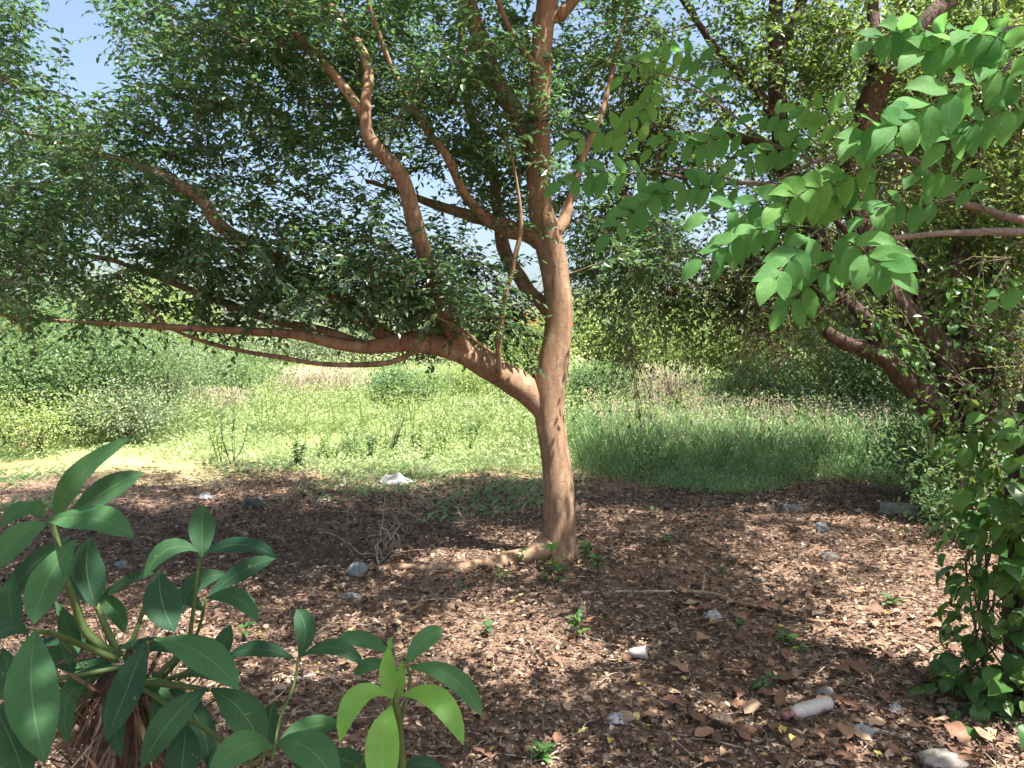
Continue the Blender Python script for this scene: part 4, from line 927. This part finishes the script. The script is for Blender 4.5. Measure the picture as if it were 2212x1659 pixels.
BG = 'bushes along the left of the field'
bush('bush', 40, 0, 13.0, 2.6, 1.9, 'bush_a', 'green leafy bush at the field edge, outermost of the left-hand bushes', group=None, seed=1, leaf=0.06, nclump=44)
bush('bush', 190, 0, 14.0, 3.0, 2.1, 'bush_a', 'dense green bush between the outermost bush and the grey-green bush', seed=2, leaf=0.055, nclump=50)
bush('bush', 330, 0, 15.5, 2.6, 2.0, 'bush_c', 'grey-green bush with bare twigs showing, at the field edge', seed=3, leaf=0.05, nclump=40, per=200)
bush('bush', 250, 0, 12.6, 1.5, 0.85, 'bush_c', 'low rounded pale green bush in front of the dark bush', seed=4, leaf=0.05, nclump=24)
bush('bush', 60, 0, 11.6, 1.9, 0.9, 'bush_b', 'low straggly yellow-green bush beside the grass edge', seed=5, leaf=0.05, nclump=22, per=170)
bush('bush', 440, 0, 20.0, 3.4, 1.5, 'bush_a', 'low fresh green bush in mid-field behind the grey-green bush', seed=6, leaf=0.07, nclump=40)
bush('tree', 100, 0, 22.0, 5.0, 3.2, 'bush_a', 'broad mid-green tree rising behind the left-hand bushes', 'tree', seed=7, leaf=0.10, nclump=70, trunk=1.2)
bush('tree', 300, 0, 30.0, 5.0, 4.4, 'bush_b', 'yellow-green sunlit tree beyond the left-hand bushes', 'tree', seed=8, leaf=0.13, nclump=60, trunk=1.2)
bush('tree', -150, 0, 18.0, 5.0, 4.5, 'bush_a', 'dense green tree at the far left edge of the field', 'tree', seed=9, leaf=0.09, nclump=60, trunk=1.2)
bush('shrub', 880, 0, 20.0, 1.7, 1.0, 'bush_a', 'round green shrub out in the field to the left of the forked tree', seed=10, leaf=0.07, nclump=26)
bush('shrub', 1000, 0, 24.0, 1.8, 0.9, 'bush_b', 'small yellow-green shrub out in the open field', seed=11, leaf=0.07, nclump=20)
bush('flowering_shrub', 1140, 0, 19.0, 2.0, 2.45, 'bush_b', 'tall pale green shrub with orange-red blossoms behind the forked tree', seed=12, leaf=0.07, nclump=40, extra=('flower', .10))
bush('shrub', 1290, 0, 17.0, 1.6, 1.15, 'bush_a', 'green shrub just right of the forked trunk, in the field', seed=13, leaf=0.06, nclump=36)
bush('tree', 1330, 0, 33.0, 6.0, 4.0, 'bush_b', 'pale yellow-green tree far behind the drooping twigs', 'tree', seed=14, leaf=0.15, nclump=70, trunk=1.4)
bush('tree', 1600, 0, 28.0, 5.0, 3.4, 'bush_b', 'pale green tree standing behind the tall weeds', 'tree', seed=15, leaf=0.12, nclump=70, trunk=1.2)
bush('shrub', 1680, 0, 16.5, 2.6, 1.2, 'bush_a', 'broad green shrub behind the bluish weeds', seed=16, leaf=0.06, nclump=50)
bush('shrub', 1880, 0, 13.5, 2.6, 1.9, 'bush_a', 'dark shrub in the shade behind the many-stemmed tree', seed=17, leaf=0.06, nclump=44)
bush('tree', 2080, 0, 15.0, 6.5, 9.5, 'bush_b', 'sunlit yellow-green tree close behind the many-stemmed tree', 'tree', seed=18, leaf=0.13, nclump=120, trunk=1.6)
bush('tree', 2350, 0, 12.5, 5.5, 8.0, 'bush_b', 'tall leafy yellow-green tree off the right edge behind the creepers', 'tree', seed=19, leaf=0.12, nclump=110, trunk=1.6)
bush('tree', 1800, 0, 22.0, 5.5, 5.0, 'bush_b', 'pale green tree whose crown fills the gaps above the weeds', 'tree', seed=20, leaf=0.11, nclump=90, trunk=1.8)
bush('shrub', 2010, 0, 8.2, 0.9, 0.8, 'bush_a', 'small leafy shrub at the foot of the many-stemmed tree', seed=21, leaf=0.045, nclump=20, per=150)
bush('shrub', 2075, 0, 6.6, 0.4, 0.4, 'bush_a', 'low leafy shrub in shade between the stone and the vine', seed=22, leaf=0.045, nclump=9, per=60)
bush('shrub', 2150, 0, 6.2, 0.7, 1.1, 'bush_a', 'upright leafy shrub hiding the base of the many-stemmed tree', seed=23, leaf=0.05, nclump=12, per=70)
bush('tree', 620, 0, 62.0, 14, 3.4, 'bush_c', 'low grey-green tree on the horizon to the left', 'tree', seed=24, leaf=0.26, nclump=60, trunk=1.0)
bush('tree', 900, 0, 58.0, 13, 4.2, 'bush_c', 'grey-green tree on the horizon behind the open field', 'tree', seed=25, leaf=0.25, nclump=60, trunk=1.0)
bush('tree', 1480, 0, 60.0, 14, 4.0, 'bush_c', 'green tree on the horizon behind the drooping twigs', 'tree', seed=26, leaf=0.26, nclump=70, trunk=1.0)

def dry_brush(px, d, w, h, label, n=420, seed=0, mat='dry'):
    r = np.random.default_rng(seed); b = at(px, 0, d); b[2] = float(gz(b[0], b[1])); t = thing('dry_brush', b, label, 'brush')
    g = Geo()
    for k in range(n):
        p = b + np.array([r.normal() * w * .25, r.normal() * w * .2, 0]); p[2] = float(gz(p[0], p[1]))
        e = p + np.array([r.normal() * .3 * h, r.normal() * .3 * h, h * r.uniform(.4, 1.05)])
        g.tube(spline([p, (p + e) / 2 + r.normal(size=3) * .06 * h, e], 5), np.linspace(.008, .004, 5) * (d / 18), 3)
    o = link('dry_stems', g.mesh('dry_stems'), M['dry_twig'], t); o['kind'] = 'stuff'
    m = n * 6; P = b + np.stack([r.normal(size=m) * w * .27, r.normal(size=m) * w * .2, r.uniform(.05, 1, m) * h], -1); L = .05 * d / 18 * r.uniform(.6, 1.3, m)
    V, Q = leaf_batch(P, r.normal(size=(m, 3)), r.normal(size=(m, 3)) + np.array([0, 0, 1]), L, L * .35)
    o = link('dry_leaves', build_mesh('dry_leaves', V, Q, smooth=False), M[mat], t); o['kind'] = 'stuff'
dry_brush(680, 24, 3.2, 1.0, 'wide patch of dry pinkish-brown brush in the open field', 600, 1)
dry_brush(1330, 17, 1.3, 0.9, 'grey-brown dry brush seen through the fork of the tree', 300, 2)
dry_brush(455, 17.5, 1.4, 0.7, 'small dry brown brush among the left-hand bushes', 220, 3)
dry_brush(1440, 19, 1.8, 1.2, 'dry brush behind the drooping twigs right of the trunk', 260, 4)

# tall weeds and saplings that stand apart
def weed(px, py, h, label, mat='bush_a', nst=4, leaf=0.05, seed=0, name='tall_weed', group=None, stem='stem_green', dens=26, spread=.22, cat='weed'):
    r = np.random.default_rng(seed); b = gp(px, py); t = thing(name, b, label, cat, group); g = Geo(); LP, LD = [], []
    for k in range(nst):
        e = b + np.array([r.normal() * spread * h, r.normal() * spread * h, h * r.uniform(.7, 1.05)])
        path = spline([b + np.array([r.normal() * .015, r.normal() * .015, -.02]), (b + e) / 2 + r.normal(size=3) * .05 * h, e], 8)
        g.tube(path, np.linspace(.006, .002, 8) * (0.6 + h * .6), 5)
        u = r.uniform(.2, 1, dens); f = u * 7; i0 = np.minimum(f.astype(int), 6); p = path[i0] + (path[i0 + 1] - path[i0]) * (f - i0)[:, None]
        LP.append(p); d = r.normal(size=(dens, 3)); d[:, 2] = np.abs(d[:, 2]) * .3; LD.append(d)
    link('stem', g.mesh('stem'), M[stem], t)
    if dens > 0:
        P, Dv = np.vstack(LP), np.vstack(LD); n = len(P); L = leaf * r.uniform(.6, 1.3, n)
        V, Q = leaf_batch(P, Dv, np.array([0, 0, 1.0]) + r.normal(size=(n, 3)) * .35, L, L * .42)
        link('foliage', build_mesh('foliage', V, Q, smooth=False), M[mat], t)
    return t
WL = ['tallest weed at the shade edge, grey-green and airy, left of all the others but one', 'airy yellow-green weed beside the tallest grey-green weed', 'short dark weed where the grass meets the shade, near the dark block',
      'dark green upright weed behind the crumpled sheet, taller of a close pair', 'yellow-green weed left of the tall dark upright weed', 'grey-green leafy weed standing directly behind the crumpled pale sheet',
      'dark half-height weed next to the grey-green weed behind the sheet', 'tall yellow-green weed between the crumpled sheet and the thin sapling', 'dark weed closest to the thin sapling', 'low yellow-green weed in front of the weeds right of the sheet', 'dark low weed just left of the grey-green weed behind the sheet']
GW = 'tall weeds at the sunny edge of the field'
for i, (x, y, h, m) in enumerate([(500, 1003, .95, 'bush_c'), (475, 1000, .8, 'bush_b'), (640, 1010, .35, 'bush_a'), (755, 992, .62, 'bush_a'), (712, 1000, .5, 'bush_b'), (845, 985, .72, 'bush_c'),
                                 (905, 985, .5, 'bush_a'), (958, 992, .62, 'bush_b'), (1015, 985, .55, 'bush_a'), (925, 1000, .38, 'bush_b'), (800, 998, .45, 'bush_a')]):
    weed(x, y, h, WL[i], m, 5, .06, 300 + i, group=GW)
weed(1085, 1000, .68, 'thin sapling with few leaves standing left of the forked trunk in the grass', 'bush_a', 2, .06, 320, 'sapling', stem='twig', dens=12, cat='sapling')
weed(55, 985, .62, 'straggly dry weed with pale stems at the far left grass edge', 'bush_b', 7, .04, 321, stem='dry_twig', dens=10)
for i, (x, y, h) in enumerate([(1330, 1020, .30), (1290, 1010, .22), (1385, 1030, .25)]):
    weed(x, y, h, 'leafy low weed growing just behind the trunk beside the bluish weeds', 'bush_a', 5, .06, 330 + i, group='low weeds behind the trunk', spread=.5)

# seedlings on the litter
def seedling(px, py, h, n, leaf, mat, label, seed, group=None):
    r = np.random.default_rng(seed); b = gp(px, py); t = thing('seedling', b, label, 'seedling', group)
    g = Geo(); top = b + np.array([r.normal() * .02, r.normal() * .02, h]); path = spline([b - np.array([0, 0, .01]), (b + top) / 2 + r.normal(size=3) * .01, top], 8)
    g.tube(path, np.linspace(.004, .002, 8), 5); link('stem', g.mesh('stem'), M['stem_green'], t)
    me = [blade('leaf', (0, 0, 0), (.5, 0, .12), (1, 0, -.1), .36, np.array([0, 0, 1.0]), 'ellip', nl=6, seed=seed + k) for k in range(2)]
    for q in me: q.materials.append(M[mat])
    for k in range(n):
        u = r.uniform(.35, 1); p = path[int(u * 7)]; an = k * 2.4 + r.normal() * .2
        place_leaf(t, me[k % 2], p, np.array([math.cos(an), math.sin(an), r.uniform(.0, .6)]), np.array([0, 0, 1.0]) + r.normal(size=3) * .2, leaf * 1.3 * r.uniform(.7, 1.2))
GS = 'small green seedlings dotted over the litter'
seedling(1192, 1235, .22, 9, .10, 'broad_lime', 'bright green seedling leaning on the foot of the forked tree', 400)
for i, (x, y, h, n, lf) in enumerate([(1290, 1240, .13, 14, .07), (1262, 1215, .16, 16, .06), (1085, 1258, .10, 10, .05), (1205, 1262, .12, 14, .06), (1180, 1262, .08, 9, .05), (1130, 1225, .14, 12, .05)]):
    seedling(x, y, h, n, lf, 'vine', 'small green seedling beside the root of the forked tree', 410 + i, 'seedlings around the forked tree root')
for i, (x, y, h, n, lf) in enumerate([(1032, 1372, .10, 12, .05), (1245, 1380, .12, 12, .06), (1168, 1640, .05, 12, .06), (1640, 1505, .12, 14, .05), (1710, 1392, .05, 8, .07), (1590, 1362, .05, 7, .05), (1930, 1315, .06, 8, .06),
                                     (1725, 1408, .04, 6, .05), (525, 1385, .10, 14, .05), (1445, 1180, .08, 8, .05), (1000, 1275, .06, 7, .04), (1560, 1240, .05, 7, .04)]):
    seedling(x, y, h, n, lf, 'vine' if i % 3 else 'broad_mid', 'small green seedling sprouting from open leaf litter away from the trees', 430 + i, GS)

# dead twiggy stems
def dead_shrub(px, py, h, n, label, seed, group=None):
    r = np.random.default_rng(seed); b = gp(px, py); t = thing('dead_shrub', b, label, 'dead shrub', group); g = Geo()
    for k in range(n):
        p = b + np.array([r.normal() * .05, r.normal() * .03, -.02]); pts = [p]; d = np.array([r.normal() * .35, r.normal() * .35, 1.0])
        for j in range(5):
            d = unit(d + r.normal(size=3) * .38); pts.append(pts[-1] + d * h / 5 * r.uniform(.7, 1.2))
        P = spline(pts, 16); g.tube(P, np.linspace(.006, .002, 16), 5)
        for j in range(4):
            i0 = r.integers(5, 14); e = P[i0] + unit(r.normal(size=3) + np.array([0, 0, .4])) * h * r.uniform(.15, .4)
            g.tube(spline([P[i0], (P[i0] + e) / 2 + r.normal(size=3) * .02, e], 6), np.linspace(.003, .0012, 6), 4)
    link('dry_branches', g.mesh('dry_branches'), M['dry_twig'], t)
dead_shrub(832, 1198, .50, 7, 'bleached leafless shrub standing by the end of the root', 500)
for i, (x, y, h, n) in enumerate([(905, 1030, .30, 3), (700, 1110, .28, 3), (985, 1090, .30, 2), (735, 1060, .30, 3), (1120, 1090, .35, 2), (860, 1120, .3, 3), (790, 1045, .35, 3), (640, 1070, .25, 3), (1040, 1050, .3, 3), (930, 1100, .35, 3), (760, 1130, .3, 3), (1010, 1130, .3, 2), (880, 1075, .25, 3)]):
    dead_shrub(x, y, h, n, 'few dry leafless stems standing in the sparse shaded grass', 510 + i, 'dry stems in the shaded grass')
dead_shrub(1690, 1130, .35, 4, 'dry grey leafless stems beside the bluish stones', 530)

# ------------------------------------------------------------------ stones, rubbish, fallen wood
def rock(px, py, wpx, hpx, mat, label, seed, name='stone', cat='stone', depthf=0.8, rough=0.25, group=None):
    r = np.random.default_rng(seed); b = gp(px, py); d = b[1]; sx = wpx * d / F / 2; sz = hpx * d / F / 2
    nu, nv = 18, 11; V = []
    ph = r.random(6) * 6.28
    for i in range(nv):
        th = math.pi * i / (nv - 1)
        for j in range(nu):
            a = 2 * math.pi * j / nu
            v = np.array([math.sin(th) * math.cos(a), math.sin(th) * math.sin(a), math.cos(th)])
            k = 1 + rough * (0.5 * math.sin(3 * v[0] + ph[0]) * math.sin(2.5 * v[1] + ph[1]) + .4 * math.sin(5 * v[2] + 4 * v[0] + ph[2]) + .3 * math.sin(9 * v[1] - 7 * v[0] + ph[3]))
            q = np.sign(v) * np.abs(v) ** 0.8 * k
            V.append(q * np.array([sx, sx * depthf, sz]) + np.array([0, 0, sz * .45]) + b)
    V = np.array(V); i = np.arange(nv - 1)[:, None] * nu; j = np.arange(nu)[None]
    Q = np.stack([i + j, i + nu + j, i + nu + (j + 1) % nu, i + (j + 1) % nu], -1).reshape(-1, 4)
    o = recenter(link(name, build_mesh(name, V, Q), M[mat])); return tag(o, label, cat, group)
rock(1942, 1112, 76, 36, 'stone', 'large pale rounded stone lying in litter near the right-hand creepers', 1)
rock(1775, 1148, 30, 26, 'stone_blue', 'small bluish-grey stone on a sunlit patch beside dry stems', 2)
rock(1792, 1208, 40, 20, 'stone', 'flat brown-grey stone half sunk in litter below the bluish stone', 3)
rock(1712, 1103, 44, 18, 'stone_blue', 'low bluish stone next to the dry grey stems', 4)
rock(772, 1240, 44, 32, 'stone_blue', 'grey stone at the tip of the surface root', 5)
rock(262, 1226, 24, 20, 'stone_blue', 'small blue-grey stone seen past the broad dark leaves', 6)
rock(366, 1366, 36, 16, 'stone', 'small white stone behind the broad-leaved shrub', 7)
rock(1860, 1585, 46, 24, 'stone_blue', 'grey stone in reddish leaves to the right of the bottle', 8)
rock(2035, 1655, 90, 40, 'stone', 'broad flat grey stone near the foot of the vine', 9)
rock(545, 1096, 38, 28, 'stone_dark', 'dark squat block standing at the edge of the shaded grass', 10, 'block', 'block')
rock(560, 1088, 18, 22, 'stone', 'pale chip of stone leaning on the dark squat block', 11)
rock(510, 1470, 26, 10, 'stone', 'small tan stone chip behind the broad-leaved shrub stems', 12)
rock(1640, 1255, 26, 10, 'stone', 'small flat tan stone near the fallen branch', 13)
rock(755, 1290, 40, 12, 'stone', 'low tan stone on litter left of the root', 14)

def crumple(px, py, wpx, hpx, mat, label, seed, name, cat):
    r = np.random.default_rng(seed); b = gp(px, py); d = b[1]; sx = wpx * d / F; sz = hpx * d / F
    n = 15; V = []
    K = r.normal(size=(7, 2)) * 9; phs = r.random(7) * 6.28; am = r.uniform(.4, 1, 7)
    for i in range(n):
        for j in range(n):
            u, v = i / (n - 1) - .5, j / (n - 1) - .5
            z = sum(a * abs(math.sin(k[0] * u + k[1] * v + p)) for a, k, p in zip(am, K, phs)) / 4
            f = max(0, 1 - (u * u + v * v) * 3.4); x = b[0] + u * sx * (1 + .15 * math.sin(9 * v + seed)); y = b[1] + v * sx * .7
            V.append((x, y, gz(x, y) + .012 + z * f * sz * .95))
    i = np.arange(n - 1)[:, None] * n + np.arange(n - 1)[None]; Q = np.stack([i, i + n, i + n + 1, i + 1], -1).reshape(-1, 4)
    V = np.array(V, float); V2 = V - np.array([0, 0, .004]); m = len(V)
    o = recenter(link(name, build_mesh(name, np.vstack([V, V2]), np.vstack([Q, Q[:, ::-1] + m]), smooth=False), M[mat])); return tag(o, label, cat)
crumple(855, 1046, 66, 22, 'bag', 'crumpled pale grey plastic sheet lying at the grass edge', 1, 'plastic_sheet', 'plastic sheet')
crumple(446, 1078, 32, 12, 'bag', 'small flat pale scrap on the shaded grass beside the dark block', 2, 'plastic_scrap', 'scrap')
crumple(1935, 1540, 30, 18, 'bag', 'small white crumpled scrap on reddish leaves near the vine', 3, 'plastic_scrap', 'scrap')
crumple(1540, 1335, 36, 16, 'bag', 'pale torn scrap lying below the fallen branch', 4, 'plastic_scrap', 'scrap')
crumple(1330, 1560, 48, 18, 'bag', 'white torn scrap on open litter between seedling and bottle', 5, 'plastic_scrap', 'scrap')
crumple(1785, 1508, 40, 26, 'stone', 'curled grey dead frond lying against the white bottle', 6, 'curled_frond', 'dead leaf')

def lathe(prof, sides=20):
    p = np.array(prof); k = len(p); a = np.arange(sides) * 2 * math.pi / sides
    V = np.stack([np.repeat(p[:, 0], sides), (p[:, 1][:, None] * np.cos(a)).ravel(), (p[:, 1][:, None] * np.sin(a)).ravel()], -1)
    i = np.arange(k - 1)[:, None] * sides; j = np.arange(sides)[None]
    return V, np.stack([i + j, i + sides + j, i + sides + (j + 1) % sides, i + (j + 1) % sides], -1).reshape(-1, 4)
def bottle():
    b = gp(1745, 1552); t = thing('bottle', b, 'white plastic bottle with a faded red neck lying in the litter', 'bottle')
    e0, e1 = gp(1793, 1534), gp(1692, 1566); ax_ = unit(e1 - e0); L = np.linalg.norm(e1 - e0)
    s_ = unit(np.cross(ax_, [0, 0, 1])); u_ = np.cross(s_, ax_)
    rot = lambda V: e0 + np.array([0, 0, .036]) + V[:, :1] * ax_ + V[:, 1:2] * s_ + V[:, 2:] * u_
    V, Q = lathe([(0, .002), (.004, .022), (.012, .030), (.03, .0325), (.06, .031), (.09, .0325), (.13, .033), (L * .60, .033), (L * .62, .0305), (L * .64, .033), (L * .70, .031), (L * .76, .024), (L * .80, .016)], 22)
    link('body', build_mesh('body', rot(V), Q), M['plastic'], t)
    V, Q = lathe([(L * .79, .0165), (L * .83, .013), (L * .92, .012), (L * .925, .017), (L, .0165), (L + .003, .001)], 16)
    link('neck', build_mesh('neck', rot(V), Q), M['plastic_red'], t)['label'] = 'faded red bottle neck and cap'
bottle()
def cup():
    b = gp(1378, 1424); t = thing('cup', b, 'crushed off-white cup lying on its side with its dark mouth to the right', 'cup')
    ax_ = unit(np.array([1, -.25, .12])); s_ = unit(np.cross(ax_, [0, 0, 1])); u_ = np.cross(s_, ax_)
    rot = lambda V: b + np.array([-.045, 0, .034]) + V[:, :1] * ax_ + V[:, 1:2] * s_ + V[:, 2:] * u_ * .85
    V, Q = lathe([(0, .001), (0, .022), (.03, .028), (.07, .035), (.085, .038), (.085, .0355), (.07, .0325), (.03, .0255), (.004, .02), (.004, .001)], 20)
    V[:, 2] *= 1 + .12 * np.sin(V[:, 0] * 80); link('wall', build_mesh('wall', rot(V), Q), M['plastic'], t)
    a = np.arange(24) * 2 * math.pi / 24; ring = np.stack([np.full(25, .086), .037 * np.cos(np.append(a, 0)), .037 * np.sin(np.append(a, 0))], -1)
    g = Geo(); g.tube(rot(ring), .002, 5); link('rim', g.mesh('rim'), M['plastic'], t)
cup()

def stick(pts, r0, r1, label, name='fallen_branch', cat='branch', mat='bark_grey', forks=(), lift=0.6, group=None):
    P = np.array([gp(x, y) for x, y in pts]); P[:, 2] += r0 * lift
    s = spline(P, 30); g = Geo(); rr = np.linspace(r0, r1, 30)
    g.tube(s, rr, 9, lambda t, a: 1 + .1 * np.sin(2 * a + 14 * t) + .08 * math.sin(40 * t))
    for f, dx, dy, dz in forks:
        i0 = int(f * 29); e = s[i0] + np.array([dx, dy, dz]); g.tube(spline([s[i0], (s[i0] + e) / 2 + np.array([0, .01, .01]), e], 8), np.linspace(rr[i0] * .6, rr[i0] * .25, 8), 6)
    return tag(recenter(link(name, g.mesh(name), M[mat])), label, cat, group)
stick([(1462, 1278), (1500, 1284), (1540, 1288), (1590, 1306), (1650, 1318), (1720, 1338), (1790, 1348), (1850, 1328)], .021, .009, 'crooked fallen branch with a short fork lying across the right-hand litter', mat='bark_main', forks=[(.22, .05, .12, .10), (.5, .16, -.05, .03), (.75, .1, .15, .03)])
stick([(1255, 1283), (1330, 1281), (1400, 1280), (1455, 1280)], .012, .008, 'thin pale stick lying end to end with the crooked branch', 'fallen_stick', 'stick', 'dry_twig')
stick([(1478, 1430), (1490, 1460), (1500, 1490), (1540, 1515), (1590, 1530)], .007, .004, 'curved dry stick beside the bushy seedling in the foreground litter', 'fallen_stick', 'stick', 'dry_twig')
stick([(1320, 1432), (1400, 1438), (1500, 1436)], .004, .003, 'thin straight stick passing below the crushed cup', 'fallen_stick', 'stick', 'dry_twig')
stick([(1880, 1578), (1960, 1600), (2040, 1618)], .012, .006, 'split tan stick lying near the broad flat stone', 'fallen_stick', 'stick', 'dry_twig')
stick([(620, 1480), (650, 1470), (680, 1462)], .014, .010, 'short grey chip of wood behind the whorled shrub shoot', 'wood_chip', 'wood', 'dry_twig')
stick([(1650, 1500), (1670, 1530), (1680, 1560)], .006, .004, 'short bent twig leading to the bottle neck', 'fallen_stick', 'stick', 'bark_grey')

# larger fallen leaves, one by one
r = np.random.default_rng(61)
fl_mesh = {}
for mname in ('fallen', 'fallen_yellow'):
    fl_mesh[mname] = []
    for v in range(4):
        me = blade('fallen_leaf', (0, 0, .01), (.5, .03 * (v - 2), .10 + .06 * v), (1, 0, .02 + .04 * v), (.52, .45, .6, .5)[v], np.array([0, 0, 1.0]), 'ellip', nl=7, fold=(.3, .1, .22, -.2)[v], wave=.12, seed=v + 9)
        me.materials.append(M[mname]); fl_mesh[mname].append(me)
def fallen(px, py, L, mname, label, group):
    b = gp(px, py); an = r.random() * 6.28; L = float(L)
    d = unit(np.array([math.cos(an), math.sin(an), r.normal() * .1])); n = unit(np.array([r.normal() * .25, r.normal() * .25, 1.0])); n = unit(n - d * np.dot(n, d)); s_ = np.cross(n, d)
    o = bpy.data.objects.new('fallen_leaf', fl_mesh[mname][r.integers(4)]); COL.objects.link(o)
    o.matrix_basis = Matrix(((d[0] * L, s_[0] * L, n[0] * L, b[0]), (d[1] * L, s_[1] * L, n[1] * L, b[1]), (d[2] * L, s_[2] * L, n[2] * L, b[2] + .018), (0, 0, 0, 1)))
    tag(o, label, 'fallen leaf', group)
for k in range(150):
    px, py = r.uniform(1380, 2150), 1230 + 420 * r.random() ** .8
    if px > 2060 and py < 1400: continue
    fallen(px, py, r.uniform(.07, .13), 'fallen', 'large reddish-brown fallen leaf on the litter of the right foreground', 'large reddish leaves in the right foreground')
for k in range(70):
    px, py = r.uniform(480, 1380), 1260 + 390 * r.random()
    fallen(px, py, r.uniform(.05, .09), 'fallen', 'brown fallen leaf on the litter in front of the surface root', 'brown leaves in front of the root')
for k in range(26):
    px, py = r.uniform(620, 2050), 1230 + 420 * r.random()
    fallen(px, py, r.uniform(.035, .06), 'fallen_yellow', 'small yellow fallen leaf on the brown litter', 'yellow leaves on the litter')
